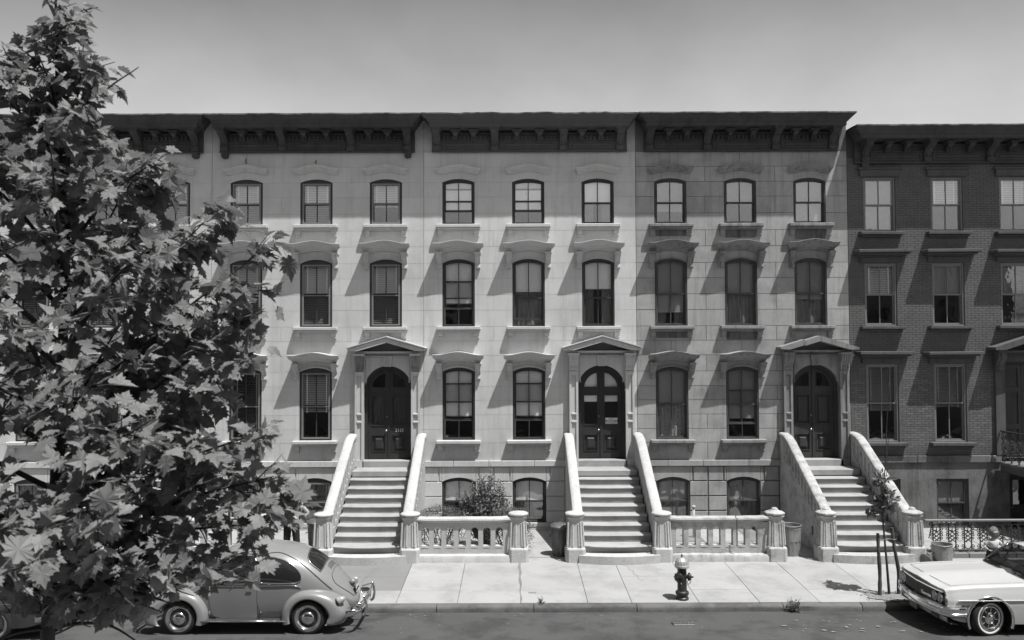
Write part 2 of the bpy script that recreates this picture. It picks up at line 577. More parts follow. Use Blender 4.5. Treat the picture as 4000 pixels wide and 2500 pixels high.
kerb = thing('kerb', 'granite kerb along the far side of the street', None, (0, KY, 0), kind='structure')
x = -30.0
while x < 30:
    L = rnd(1.6, 3.0)
    m = MB()
    n = 10
    prof = [(0, -.05), (0, .075), (.012, .105), (.035, .123), (.06, .13), (.172, .132), (.172, .0)]
    rows = []
    for k in range(n + 1):
        t = k / n
        xx = lerp(x + .008, x + L - .008, t)
        rows.append([(xx, KY + py + (rnd(-.012, .012) if q < 4 else 0), pz + (rnd(-.010, .004) if q > 0 else 0)) for q, (py, pz) in enumerate(prof)])
    m.grid(rows, cap0=True, cap1=True)
    B(m, 'kerb_stone', M['kerb'], kerb, smooth=True, angle=50)
    x += L
m = MB()
m.grid([[(x, y, z) for y, z in ((-30, .1), (7.3, .13), (7.55, .13), (7.6, .10), (7.6, -.05))] for x in (-60, 60)])
m.build('near_pavement', M['concrete'], kind='structure', label='pavement on the near side of the street under the viewer')

# ---------------------------------------------------------------- window builder (house-local x about the house centre X)
def window(H, X, cx, zb, zs, zc, w, c, fm):
    """one double hung window: frame > sash, pane, shade / blind / curtain"""
    x0, x1 = X + cx - w / 2, X + cx + w / 2
    fw = c.get('fw', .055)
    storm = c.get('storm', False)
    flat = zc - zs < .005
    out = opening(x0 + .002, x1 - .002, zb + .002, zs, zc - .002)
    if storm or flat:
        top = (zs - .02) if not flat else zc - fw
        ix0, ix1, izb = x0 + fw, x1 - fw, zb + .04
        inn = [(ix0, izb), (ix1, izb), (ix1, top), (ix0, top)]
        its = itc = top
    else:
        ix0, ix1, izb = x0 + fw, x1 - fw, zb + .04
        its, itc = zs - .02, zc - fw - .01
        inn = opening(ix0, ix1, izb, its, itc, 8)
    y = FY - .06
    F = B(MB().prism(out, [inn], y + .09, y + .30), 'window', fm, H)
    if c.get('raised_trim', True) and not flat:
        o2 = opening(x0 + .018, x1 - .018, zb + .01, zs - .005, zc - .018)
        i2 = opening(x0 + .042, x1 - .042, zb + .02, zs - .014, zc - .045, 8)
        B(MB().prism(o2, [i2], y + .072, y + .092), 'frame_moulding', fm, F)
    if storm:
        sm = M['frame_light']
        B(MB().prism([(ix0 + .004, izb), (ix1 - .004, izb), (ix1 - .004, its - .004), (ix0 + .004, its - .004)],
                     [[(ix0 + .05, izb + .045), (ix1 - .05, izb + .045), (ix1 - .05, its - .05), (ix0 + .05, its - .05)]], y + .078, y + .112), 'storm_frame', sm, F)
        zm0 = lerp(izb, its, .49)
        B(MB().box(ix0 + .05, ix1 - .05, y + .082, y + .108, zm0 - .014, zm0 + .014), 'storm_rail', sm, F)
    zm = lerp(izb, its, c.get('meet', .5))
    st = .042
    def sash(z0, ztop_s, ztop_c, ya, raised=0.0, arched=False):
        z0 += raised
        ztop_s += raised
        ztop_c += raised
        if arched:
            o = opening(ix0, ix1, z0, ztop_s, ztop_c, 8)
        else:
            o = [(ix0, z0), (ix1, z0), (ix1, ztop_s), (ix0, ztop_s)]
        mid = (ix0 + ix1) / 2
        holes = []
        for a, b_ in ((ix0 + st, mid - .013), (mid + .013, ix1 - st)):
            if arched:
                def za(xx):
                    hw, hh = (ix1 - ix0) / 2, ztop_c - ztop_s
                    R = (hw * hw + hh * hh) / (2 * hh)
                    return ztop_c - R + sqrt(max(0, R * R - (xx - mid) ** 2)) - st
                xs_ = [lerp(b_, a, t / 4) for t in range(5)]
                holes.append([(a, z0 + st), (b_, z0 + st)] + [(xx, za(xx)) for xx in xs_])
            else:
                holes.append([(a, z0 + st), (b_, z0 + st), (b_, ztop_s - st), (a, ztop_s - st)])
        B(MB().prism(o, holes, ya, ya + .036), 'sash', c.get('sash_mat', fm), F)
        for h in holes:
            B(MB().prism([(lerp(h[0][0], p[0], 1.0), p[1]) for p in h], None, ya + .015, ya + .019), 'pane', M['pane'], F)
    arched = not (storm or flat)
    sash(zm - .02, its, itc, y + .118, 0, arched)
    r = c.get('raise', 0) * (zm - izb)
    sash(izb, zm + .02, zm + .02, y + .156, r)
    H_ = itc - izb
    if c.get('screen'):
        zt = izb + r
        B(MB().prism([(ix0, izb), (ix1, izb), (ix1, zt), (ix0, zt)], [[(ix0 + .03, izb + .03), ((ix0 + ix1) / 2 - .008, izb + .03), ((ix0 + ix1) / 2 - .008, zt - .02), (ix0 + .03, zt - .02)],
              [((ix0 + ix1) / 2 + .008, izb + .03), (ix1 - .03, izb + .03), (ix1 - .03, zt - .02), ((ix0 + ix1) / 2 + .008, zt - .02)]], y + .126, y + .14), 'insect_screen', M['frame_worn'], F)
        B(MB().box(ix0 + .02, ix1 - .02, y + .143, y + .146, izb + .02, zt - .01), 'pane', M['pane'], F)
    # what hangs behind the glass
    up = c.get('up')
    f = c.get('to', .5)
    zsh = itc - H_ * f
    if up in ('white', 'grey'):
        mm = MB()
        rows = []
        for i in range(9):
            xx = lerp(ix0 - .01, ix1 + .01, i / 8)
            rows.append([(xx, y + .200 + .003 * sin(i * 1.7 + cx * 3), zsh + .004 * sin(i * 2.3)), (xx, y + .203, lerp(zsh, itc, .5)), (xx, y + .201, itc + .01)])
        mm.grid(rows)
        S = B(mm, 'roller_shade', M['shade_white' if up == 'white' else 'shade_grey'], F)
        if c.get('hem', True):
            B(MB().box(ix0 + .01, ix1 - .01, y + .194, y + .1985, zsh - .012, zsh + .014), 'shade_slat', M['shade_grey'], F)
    elif up in ('blind', 'blind_dim'):
        mm = MB()
        p = .052
        k = int((itc - zsh) / p)
        tl = c.get('tilt', 1.2)
        for i in range(k):
            z = itc - .02 - i * p
            dy, dz = .025 * cos(tl), .025 * sin(tl)
            mm.add([(ix0 + .01, y + .235 - dy, z - dz), (ix1 - .01, y + .235 - dy, z - dz), (ix1 - .01, y + .235 + dy, z + dz), (ix0 + .01, y + .235 + dy, z + dz)], [(0, 1, 2, 3)])
        B(mm, 'venetian_blind', M[up], F, kind='stuff')
        mm = MB()
        for t in (.16, .84):
            xx = lerp(ix0, ix1, t)
            mm.box(xx - .018, xx + .018, y + .204, y + .206, itc - k * p, itc)
        B(mm, 'blind_tape', M['shade_white' if up == 'blind' else 'shade_grey'], F, kind='stuff')
    low = c.get('low')
    if low:
        ztop = c.get('low_top', zsh)
        zbot = izb + .01
        def sheet(a, b_, name, mm_, zt, zb_):
            mm = MB()
            rows = []
            n = 28
            for i in range(n + 1):
                xx = lerp(a, b_, i / n)
                yy = y + .285 + .018 * sin(i * 1.35 + cx * 7) + .008 * sin(i * 3.1)
                rows.append([(xx, yy, zb_), (xx, yy * 1.0 + .004, lerp(zb_, zt, .5)), (xx, yy - .005, zt)])
            mm.grid(rows)
            B(mm, name, mm_, F, smooth=True)
        if low in ('curtain', 'lace'):
            sheet(ix0 + .01, ix1 - .01, 'lace_curtain' if low == 'lace' else 'curtain', M[low], ztop, zbot)
        elif low == 'drapes':
            wd = (ix1 - ix0)
            sheet(ix0 + .01, ix0 + wd * .36, 'curtain', M['curtain'], ztop, zbot)
            sheet(ix1 - wd * .36, ix1 - .01, 'curtain', M['curtain'], ztop, zbot)
        elif low == 'blind_dim':
            mm = MB()
            z = ztop
            while z > zbot + .03:
                mm.add([(ix0 + .01, y + .25, z - .018), (ix1 - .01, y + .25, z - .018), (ix1 - .01, y + .285, z + .018), (ix0 + .01, y + .285, z + .018)], [(0, 1, 2, 3)])
                z -= .052
            B(mm, 'venetian_blind', M['blind_dim'], F, kind='stuff')
    return F

# ---------------------------------------------------------------- stone trim shared by the pale houses
CACHE = {}
def inst(key, make, name, m, parent, loc):
    """child object sharing mesh data, placed at a world location"""
    k = (key, m.name)
    if k not in CACHE:
        mb = make()
        me = bpy.data.meshes.new(name)
        me.from_pydata(mb.v, [], mb.f)
        bm = bmesh.new()
        bm.from_mesh(me)
        bmesh.ops.recalc_face_normals(bm, faces=bm.faces)
        bm.to_mesh(me)
        bm.free()
        me.materials.append(m)
        CACHE[k] = me
    o = link(name, CACHE[k], parent)
    o.location = Vector(loc) - base_of(parent)
    if name in ('window_hood', 'window_sill'):      # settled a little out of true
        o.rotation_euler = (0, radians(rnd(-.45, .45)), 0)
        o.scale = (rnd(.985, 1.015), rnd(.95, 1.04), rnd(.97, 1.03))
    return o

def hood_mb(half, rise, prof, flat_end=.16, ky=1.0):
    """eyebrow hood: a moulding swept along a flat-ended arch; prof is (y, z) from the wall at the bottom round to the wall at the top"""
    mb = MB()
    n = 28
    a = half - flat_end
    def e(x):
        t = abs(x) / a
        return rise * (.5 + .5 * cos(pi * t)) ** .75 if t < 1 else 0
    rows = []
    for i in range(n + 1):
        t = -1 + 2 * i / n
        row = []
        for (py, pz) in prof:
            hx = half - (.0 if py < -.2 else (.33 + py) * .42) if half > .68 else half - (.21 + py) * .3
            x = t * hx
            row.append((x, py * ky, pz + e(x)))
        rows.append(row)
    mb.grid(rows, cap0=True, cap1=True)
    return mb
def hood_big():
    return hood_mb(.725, .085, [(.005, 0), (-.07, 0), (-.085, .045), (-.135, .06), (-.15, .10), (-.19, .115), (-.215, .16), (-.285, .205), (-.315, .225), (-.33, .25), (-.325, .258), (.005, .262)], ky=1.21)
def hood_small():
    return hood_mb(.645, .10, [(.005, 0), (-.05, 0), (-.06, .045), (-.10, .055), (-.11, .09), (-.14, .10), (-.20, .145), (-.21, .17), (-.205, .176), (.005, .182)], .1)
def hood_bracket():
    p = [(.005, 0), (-.055, .0), (-.075, .03), (-.07, .07), (-.06, .13), (-.075, .19), (-.12, .25), (-.17, .30), (-.20, .34), (-.215, .385), (-.215, .47), (.005, .47)]
    mb = MB().prism(p, None, -.075, .075, 'x')
    p2 = [(a - .018 if a < 0 else a, b) for a, b in p[:-2]] + [(-.23, .45), (.005, .45)]
    mb.prism(p2, None, -.03, .03, 'x')
    mb.cbox(-.095, .095, -.235, .006, .40, .445, .008)
    mb.v = [(a, b * 1.2, c) for a, b, c in mb.v]
    return mb
def sill_mb():
    mb = MB().cbox(-.635, .635, -.20, .20, 0.075, .165, .012)
    mb.cbox(-.615, .615, -.155, .0, 0.03, .074, .012)
    mb.cbox(-.595, .595, -.09, .0, 0.0, .029, .006)
    return mb
def sill_bracket():
    p = [(.005, 0), (-.05, 0), (-.062, .03), (-.055, .07), (-.075, .12), (-.085, .155), (-.085, .178), (.005, .178)]
    return MB().prism(p, None, -.07, .07, 'x')
def arch_frieze():
    """the plain curved band between a hood and its window arch"""
    mb = MB()
    o = opening(-.48, .48, 0, .10, .215)
    return mb

def rects_minus(x0, x1, z0, z1, holes):
    """a block rectangle with opening rectangles taken out -> list of rectangles"""
    out = [(x0, x1, z0, z1)]
    for (a, b, c, d) in holes:
        nxt = []
        for (p, q, r, s) in out:
            if a >= q or b <= p or c >= s or d <= r:
                nxt.append((p, q, r, s))
                continue
            if r < c:
                nxt.append((p, q, r, c))
            if s > d:
                nxt.append((p, q, d, s))
            zz0, zz1 = max(r, c), min(s, d)
            if p < a:
                nxt.append((p, a, zz0, zz1))
            if q > b:
                nxt.append((b, q, zz0, zz1))
        out = nxt
    return out

def groups(rs):
    """split a list of rectangles into touching groups"""
    rs = list(rs)
    gs = []
    while rs:
        g = [rs.pop()]
        ch = True
        while ch:
            ch = False
            for r in rs[:]:
                for q in g:
                    tx = min(r[1], q[1]) - max(r[0], q[0])
                    tz = min(r[3], q[3]) - max(r[2], q[2])
                    if (tx > .01 and abs(tz) < 1e-6) or (tz > .01 and abs(tx) < 1e-6):
                        g.append(r)
                        rs.remove(r)
                        ch = True
                        break
        gs.append(g)
    return gs

COLS = (-2.05, -.04, 1.96)
F3 = (8.93, 10.16, 10.26)
F2 = (6.0, 7.82, 7.94)
F1 = (2.765, 4.71, 4.83)
FB = (.42, 1.585, 1.70)
COURSES = [2.185, 2.68, 3.07, 3.48, 3.89, 4.29, 4.71, 5.17, 5.59, 6.0, 6.47, 6.92, 7.38, 7.82, 8.30, 8.76, 9.25, 9.73, 10.16, 10.6, 11.03]
BCOURSES = [.30, .743, 1.158, 1.585, 2.01]
DX = 2.03

def row_house(X, label, style, wins, number=None, door='glass'):
    pale = style != 'bare'
    ms = M['stone_bare'] if style == 'bare' else (M['stone_pale'] if style == 'a' else M['stone_pale_b'])
    mt = M['trim_bare'] if style == 'bare' else (M['trim_pale'] if style == 'a' else M['trim_pale_b'])
    mj = M['stone_joint'] if style == 'bare' else M['joint_pale']
    fm = M['frame_worn'] if style == 'bare' else M['frame_dark']
    jd, gap = (.012, .013) if style == 'bare' else (.005, .008)
    H = thing('row_house', label, 'house', (X, FY, 0.2), group='brownstone row houses')
    W = .465
    holes, rects = [], []
    for cx in COLS:
        for (zb, zs, zc) in (F3, F2):
            holes.append(opening(X + cx - W, X + cx + W, zb, zs, zc))
            rects.append((X + cx - W, X + cx + W, zb, zs))
    for cx in COLS[:2]:
        holes.append(opening(X + cx - W, X + cx + W, *F1))
        rects.append((X + cx - W, X + cx + W, F1[0], F1[1]))
        holes.append(opening(X + cx - .48, X + cx + .48, *FB))
        rects.append((X + cx - .48, X + cx + .48, FB[0], FB[1]))
    dx = X + DX
    holes.append(opening(dx - .695, dx + .695, 2.2, 4.19, 4.885, 20))
    rects.append((dx - .90, dx + .90, 2.0, 5.17))
    L = 3.047
    B(MB().prism([(X - L, -.1), (X + L, -.1), (X + L, 11.945), (X - L, 11.945)], holes, FY + jd, FY + .34), 'facade_wall', mj, H)
    mb = MB()
    for s in (-1, 1):
        mb.box(X + s * 2.98 - .06, X + s * 2.98 + .06, FY + .345, FY + 9, -.1, 11.94)
    mb.box(X - L, X + L, FY + 9, FY + 9.2, -.1, 11.94)
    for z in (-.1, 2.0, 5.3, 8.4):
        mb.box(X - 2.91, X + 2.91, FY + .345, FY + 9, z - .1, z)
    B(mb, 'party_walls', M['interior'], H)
    B(MB().box(X - L, X + L, FY + .01, FY + 9.2, 11.947, 11.99), 'roof', M['tar'], H)
    # stones
    def blocks(courses, fr, back, gp, mm, name):
        for i in range(len(courses) - 1):
            z0, z1 = courses[i], courses[i + 1]
            if i % 2 == 0:
                js = [X - L, X - 1.05, X + .96, X + L]
            else:
                js = [X - L, X - 2.05, X - .04, X + 1.96, X + L]
            if fr < 0:
                js = [X - L, X - 2.62, X - 1.48, X - 1.05, X - .6, X + .55, X + .98, X + L] if i == len(courses) - 2 else [X - L, X - 1.05, X + .98, X + L]
            lint = []
            for cx in COLS:
                for (zb, zs, zc) in (F3, F2, F1, FB):
                    if (zs in (F1[1], FB[1])) and cx == COLS[2]:
                        continue
                    if abs(zs - z0) < 1e-6:
                        hw = .48 if zs == FB[1] else W
                        lint.append((X + cx - hw, X + cx + hw, zs, zc))
            sub = rects + [(a, b, z0, z1) for (a, b, _, _) in lint]
            for a, b in zip(js[:-1], js[1:]):
                g = gp / 2
                for grp in groups(rects_minus(a + g, b - g, z0 + g, z1 - g, sub)):
                    ok = [r for r in grp if r[1] - r[0] > .012 and r[3] - r[2] > .012]
                    if not ok:
                        continue
                    mb = MB()
                    e = rnd(-.0012, .0012) if pale else rnd(-.003, .003)
                    for (p, q, r, s) in ok:
                        if fr < 0:
                            c = .012
                            n0 = len(mb.v)
                            mb.add([(p, back, r), (q, back, r), (q, back, s), (p, back, s), (p + c, fr, r + c), (q - c, fr, r + c), (q - c, fr, s - c), (p + c, fr, s - c)],
                                   [(4, 5, 6, 7), (0, 1, 5, 4), (1, 2, 6, 5), (2, 3, 7, 6), (3, 0, 4, 7)])
                        else:
                            mb.add([(p, back, r), (q, back, r), (q, back, s), (p, back, s), (p, fr + e, r), (q, fr + e, r), (q, fr + e, s), (p, fr + e, s)],
                                   [(4, 5, 6, 7), (0, 1, 5, 4), (1, 2, 6, 5), (2, 3, 7, 6), (3, 0, 4, 7)])
                    mb.v = [(v[0], FY + v[1], v[2]) for v in mb.v]
                    B(mb, name, mm, H)
            for (a, b, zs, zc) in lint:
                g = gp / 2
                poly = [(b - .0, zs)] + [(b, z1 - g), (a, z1 - g), (a, zs)] + list(reversed(arc(a, b, zs, zc)))[1:-1]
                B(MB().prism(poly, None, FY + fr, FY + back), 'lintel_stone', mm, H)
    blocks(COURSES, 0.0, jd, gap, ms, 'stone_block')
    blocks(BCOURSES, -.018, jd, .026, ms, 'basement_stone')
    # plinth and belt course
    for k, (a, b) in enumerate(((-L, -1.3), (-1.3, .55), (.55, L))):
        B(MB().cbox(X + a + .003, X + b - .003, FY - .05, FY + jd, .10, .297, .01), 'plinth_stone', mt, H)
    for (a, b) in ((-L, -2.2), (-2.2, -1.2), (-1.2, .1), (.1, 1.05)):
        B(MB().cbox(X + a + .003, X + b - .003, FY - .075, FY + jd, 2.013, 2.182, .012), 'belt_stone', ms, H)
    # windows with hoods and sills
    for row, (zb, zs, zc) in zip(wins, (F3, F2, F1, FB)):
        for cx, c in zip(COLS, row):
            if c is None:
                continue
            c = dict(c)
            window(H, X, cx, zb, zs, zc, .96 if zs == FB[1] else .93, c, c.get('frame', fm))
    for r, (zb, zs, zc) in enumerate((F3, F2, F1)):
        for k, cx in enumerate(COLS):
            if r == 2 and k == 2:
                continue
            wx = X + cx
            if r == 0:
                inst('hood_small', hood_small, 'window_hood', mt, H, (wx, FY, 10.38))
            else:
                zh = 8.10 if r == 1 else 4.935
                h = inst('hood_big', hood_big, 'window_hood', mt, H, (wx, FY, zh))
                if r == 1:
                    inst('arch_low', lambda: MB().prism(arc(-.475, .475, .0, .12, 12) + [(-.475, .035)] + list(reversed(arc(-.475, .475, .035, .155, 12)))[1:-1] + [(.475, .035)], None, -.025, .004), 'arch_moulding', mt, H, (wx, FY, 7.825))
                else:
                    inst('arch_big', lambda: MB().prism(arc(-.48, .48, .0, .12, 12) + [(-.48, .05)] + list(reversed(arc(-.48, .48, .05, .17, 12)))[1:-1] + [(.48, .05)], None, -.05, .004), 'arch_moulding', mt, H, (wx, FY, 4.715))
                for s in (-1, 1):
                    inst('hood_bracket', hood_bracket, 'hood_bracket', mt, h, (wx + s * .555, FY, zh - .435))
            s_ = inst('sill', sill_mb, 'window_sill', mt, H, (wx, FY, zb - .165 - .002))
            for s in (-1, 1):
                inst('sill_bracket', sill_bracket, 'sill_bracket', mt, s_, (wx + s * .525, FY, zb - .167 - .178))
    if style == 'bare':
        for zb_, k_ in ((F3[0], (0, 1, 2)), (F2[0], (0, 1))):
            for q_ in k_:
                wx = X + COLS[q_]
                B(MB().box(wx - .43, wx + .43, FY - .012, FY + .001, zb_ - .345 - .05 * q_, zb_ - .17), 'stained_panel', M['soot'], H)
    for cx in COLS[:2]:
        B(MB().cbox(X + cx - .56, X + cx + .56, FY - .06, FY + .2, .305, .418, .01), 'basement_sill', mt, H)
    # ---- door case
    S = B(MB().prism([(dx - .90, 2.03), (dx + .90, 2.03), (dx + .90, 5.17), (dx - .90, 5.17)], [opening(dx - .695, dx + .695, 2.032, 4.19, 4.885, 20)], FY - .06, FY + jd), 'door_surround', mt, H)
    # impost mouldings and spandrel frames
    for s in (-1, 1):
        a, b = sorted((dx + s * .60, dx + s * .10))
        pl = MB()
        pl.box(a, b, FY - .078, FY - .058, 5.09, 5.115)
        a2, b2 = sorted((dx + s * .60, dx + s * .62))
        pl.box(a2, b2, FY - .078, FY - .058, 4.4, 5.115)
        B(pl, 'spandrel_moulding', mt, S)
        B(MB().cbox(dx + s * .705 - .03, dx + s * .705 + .03, FY - .1, FY + .1, 4.13, 4.22, .01), 'impost', mt, S)
        px = dx + s * .80
        p = MB().box(px - .125, px + .125, FY - .115, FY - .058, 2.02, 4.73)
        rr = [(px - .125, 2.02), (px + .125, 2.02), (px + .125, 4.72), (px - .125, 4.72)]
        hs = [[(px - .065, a_), (px + .065, a_), (px + .065, b_), (px - .065, b_)] for a_, b_ in ((2.22, 3.25), (3.33, 3.46), (3.54, 4.6))]
        p.prism(rr, hs, FY - .15, FY - .114)
        P_ = B(p, 'pilaster', mt, S)
        for z in (3.27, 3.49):
            B(MB().cbox(px - .075, px + .075, FY - .165, FY - .14, z, z + .045, .01), 'pilaster_band', mt, P_)
        # carved console
        cp = [(0, 0), (-.09, 0), (-.11, .05), (-.10, .12), (-.13, .18), (-.19, .25), (-.23, .33), (-.24, .40), (-.24, .44), (0, .44)]
        cb = MB()
        for q in range(4):
            xx = px - .095 + q * .0633
            cb.prism([(a_ - (.02 if 0 < i < 9 else 0), b_) for i, (a_, b_) in enumerate(cp)], None, xx - .022, xx + .022, 'x')
        cb.prism(cp, None, px - .118, px + .118, 'x')
        cb.v = [(v[0], v[1] + FY - .058, v[2] + 4.735) for v in cb.v]
        B(cb, 'console', M['trim_bare'] if style != 'b' else mt, S)
        B(MB().cbox(px - .155, px + .155, FY - .33, FY + jd, 5.175, 5.24, .012), 'console_cap', mt, S)
    # keystone with a carved panel
    ks = MB().prism([(dx - .10, 4.86), (dx + .10, 4.86), (dx + .135, 5.165), (dx - .135, 5.165)], None, FY - .115, FY - .058)
    K = B(ks, 'keystone', mt, S)
    kc = MB()
    random.seed(5)
    for q in range(14):
        zz = 4.90 + .24 * (q // 3) / 4.2
        xx = dx + (q % 3 - 1) * .05 + rnd(-.01, .01)
        kc.cbox(xx - .018, xx + .018, FY - .135, FY - .114, zz - .018, zz + .02, .008)
    B(kc, 'carved_panel', mt, K, kind='stuff')
    B(MB().cbox(dx - .93, dx + .93, FY - .20, FY + jd, 5.245, 5.305, .012), 'architrave', mt, S)
    # pediment
    rake = [(-1.085, 5.31), (-1.085, 5.37), (0, 5.69), (1.085, 5.37), (1.085, 5.31), (.82, 5.31), (0, 5.55), (-.82, 5.31)]
    pd = MB()
    if style == 'bare':     # the slabs have slipped apart a little
        left = [(-1.1, 5.33), (-1.09, 5.39), (-.42, 5.60), (-.42, 5.44), (-.85, 5.31)]
        mid = [(-.41, 5.42), (-.41, 5.57), (0, 5.70), (.02, 5.70), (.02, 5.55)]
        right = [(.03, 5.55), (.03, 5.70), (1.10, 5.37), (1.10, 5.31), (.85, 5.31)]
        for pl in (left, mid, right):
            pd.prism([(dx + a, b) for a, b in pl], None, FY - .46, FY + jd)
    else:
        pd.prism([(dx + a, b) for a, b in rake], None, FY - .43, FY + jd)
        lip = [(-1.13, 5.375), (-1.13, 5.40), (0, 5.735), (1.13, 5.40), (1.13, 5.375), (0, 5.70)]
        pd.prism([(dx + a, b) for a, b in lip], None, FY - .47, FY + jd - .001)
    Pd = B(pd, 'pediment', mt, H)
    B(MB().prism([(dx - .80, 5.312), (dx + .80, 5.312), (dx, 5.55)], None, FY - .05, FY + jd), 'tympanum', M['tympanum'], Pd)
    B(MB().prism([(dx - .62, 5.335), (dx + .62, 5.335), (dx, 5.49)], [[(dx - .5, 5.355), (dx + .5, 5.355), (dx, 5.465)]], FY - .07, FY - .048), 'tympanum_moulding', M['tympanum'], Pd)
    # door frame and leaves
    md = M['door_brown'] if door == 'panel' else M['door_dark']
    D = B(MB().prism(opening(dx - .692, dx + .692, 2.205, 4.19, 4.882, 20), [opening(dx - .60, dx + .60, 2.206, 4.19, 4.79, 20)], FY + .12, FY + .34), 'front_door', md, H)
    def zarc(xx, R):
        return 4.19 + sqrt(max(0, R * R - (xx - dx) ** 2))
    for s in (-1, 1):
        def P(pts):
            return [(dx + s * a, b) for a, b in pts]
        R = .598
        o = P([(.004, 2.215), (R, 2.215), (R, 4.19)] + [(R * cos(t * pi / 18), 4.19 + R * sin(t * pi / 18)) for t in range(1, 9)] + [(.004, 4.19 + R)])
        r2 = R - .10
        up = P([(.09, 4.24)] + [(r2 * cos(t), 4.19 + r2 * sin(t)) for t in [.1 + (1.39 - .1) * k / 8 for k in range(9)]])
        up[-1] = (dx + s * .09, zarc(dx + .09, r2))
        midp = P([(.09, 3.15), (r2, 3.15), (r2, 4.05), (.09, 4.05)])
        low = P([(.09, 2.42), (r2, 2.42), (r2, 2.90), (.09, 2.90)])
        mb = MB().prism(o, [up, midp, low], FY + .19, FY + .245)
        leaf_ = B(mb, 'door_leaf', md, D)
        def pts_in(pl, d):
            cx_ = sum(p[0] for p in pl) / len(pl)
            cz_ = sum(p[1] for p in pl) / len(pl)
            return [(lerp(p[0], cx_, d), lerp(p[1], cz_, d)) for p in pl]
        for pl in (midp, low, up):
            B(MB().prism(pl, [pts_in(pl, .09)], FY + .175, FY + .192), 'door_moulding', md, D)
        B(MB().prism(up, None, FY + .21, FY + .214), 'pane', M['pane'], D)
        # raised lower panel
        x0, x1 = sorted((dx + s * .09, dx + s * r2))
        q = MB().box(x0, x1, FY + .222, FY + .232, 2.42, 2.90)
        a, c_ = .10, .17
        q.add([(x0 + .06, FY + .222, 2.48), (x1 - .06, FY + .222, 2.48), (x1 - .06, FY + .222, 2.84), (x0 + .06, FY + .222, 2.84),
               (x0 + .13, FY + .18, 2.55), (x1 - .13, FY + .18, 2.55), (x1 - .13, FY + .18, 2.77), (x0 + .13, FY + .18, 2.77)],
              [(4, 5, 6, 7), (0, 1, 5, 4), (1, 2, 6, 5), (2, 3, 7, 6), (3, 0, 4, 7)])
        B(q, 'door_panel', md, D)
        if door == 'panel':
            q = MB().box(x0, x1, FY + .222, FY + .232, 3.15, 4.05)
            q.cbox(x0 + .07, x1 - .07, FY + .195, FY + .224, 3.24, 3.96, .02)
            B(q, 'door_panel', md, D)
        else:
            B(MB().prism(midp, None, FY + .21, FY + .214), 'pane', M['pane'], D)
        if door == 'shaded':
            B(MB().box(x0, x1, FY + .225, FY + .228, 3.83, 4.07), 'door_shade', M['shade_white'], D)
            B(MB().prism(up, None, FY + .225, FY + .228), 'door_shade', M['shade_white'], D)
        if door == 'glass':
            mm = MB()
            mm.grid([[(lerp(x0 + .03, x1 - .03, i / 16), FY + .26 + .012 * sin(i * 1.9), z) for z in (3.14, 4.06)] for i in range(17)])
            B(mm, 'door_curtain', M['frame_worn'], D, smooth=True)
    B(MB().box(dx - .022, dx + .022, FY + .165, FY + .192, 2.215, 4.76), 'meeting_strip', md, D)
    B(MB().lathe([(.001, -.07), (.028, -.066), (.032, -.045), (.014, -.03), (.014, 0)], 12, 'y', (dx - .07, FY + .192, 3.02)), 'door_knob', M['brass'], D, smooth=True)
    B(MB().lathe([(.001, -.012), (.018, -.01), (.018, 0)], 10, 'y', (dx - .055, FY + .166, 3.42)), 'lock_plate', M['brass'], D)
    # dark hall behind the door glass
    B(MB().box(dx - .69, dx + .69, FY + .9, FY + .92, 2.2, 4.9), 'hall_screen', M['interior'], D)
    if number:
        t = text_mb(number, .125)
        t.v = [(v[0] + dx + .30, v[1] + FY + .186, v[2] + 3.025) for v in t.v]
        B(t, 'house_number', M['lettering_white'], D)
    return H, D

# ---------------------------------------------------------------- bracketed cornices
def big_bracket(pend):
    def f():
        p = [(0, 0), (-.13, 0), (-.16, .05), (-.16, .13), (-.14, .18), (-.17, .27), (-.26, .36), (-.42, .43), (-.52, .50), (-.52, .585), (0, .585)]
        mb = MB().prism(p, None, -.10, .10, 'x')
        mb.prism([(a - .02 if 0 < i < 10 else a, b) for i, (a, b) in enumerate(p)], None, -.045, .045, 'x')
        mb.cbox(-.115, .115, -.185, 0, .04, .14, .012)
        for k, (d, h) in enumerate(((.02, .50), (.045, .535), (.07, .565))):
            mb.cbox(-.10 - d, .10 + d, -.52 - d, 0, h, h + .034, .006)
        if pend:
            mb.prism([(-.085, -.16), (-.04, -.19), (0, -.165), (.04, -.19), (.085, -.16), (.10, -.001), (-.10, -.001)], None, -.12, -.0, 'y')
        return mb
    return f
def small_bracket():
    p = [(-.08, 0), (-.12, -.03), (-.15, -.01), (-.17, .05), (-.20, .09), (-.28, .12), (-.34, .16), (-.34, .27), (-.08, .27)]
    mb = MB().prism(p, None, -.06, .06, 'x')
    for xx in (-.05, 0, .05):
        mb.cbox(xx - .018, xx + .018, -.22, -.08, -.025, .10, .008)
    for k, (d, h) in enumerate(((.02, .16), (.05, .20), (.085, .235))):
        mb.cbox(-.06 - d, .06 + d, -.34 - d * .7, -.08, h, h + .036, .006)
    return mb

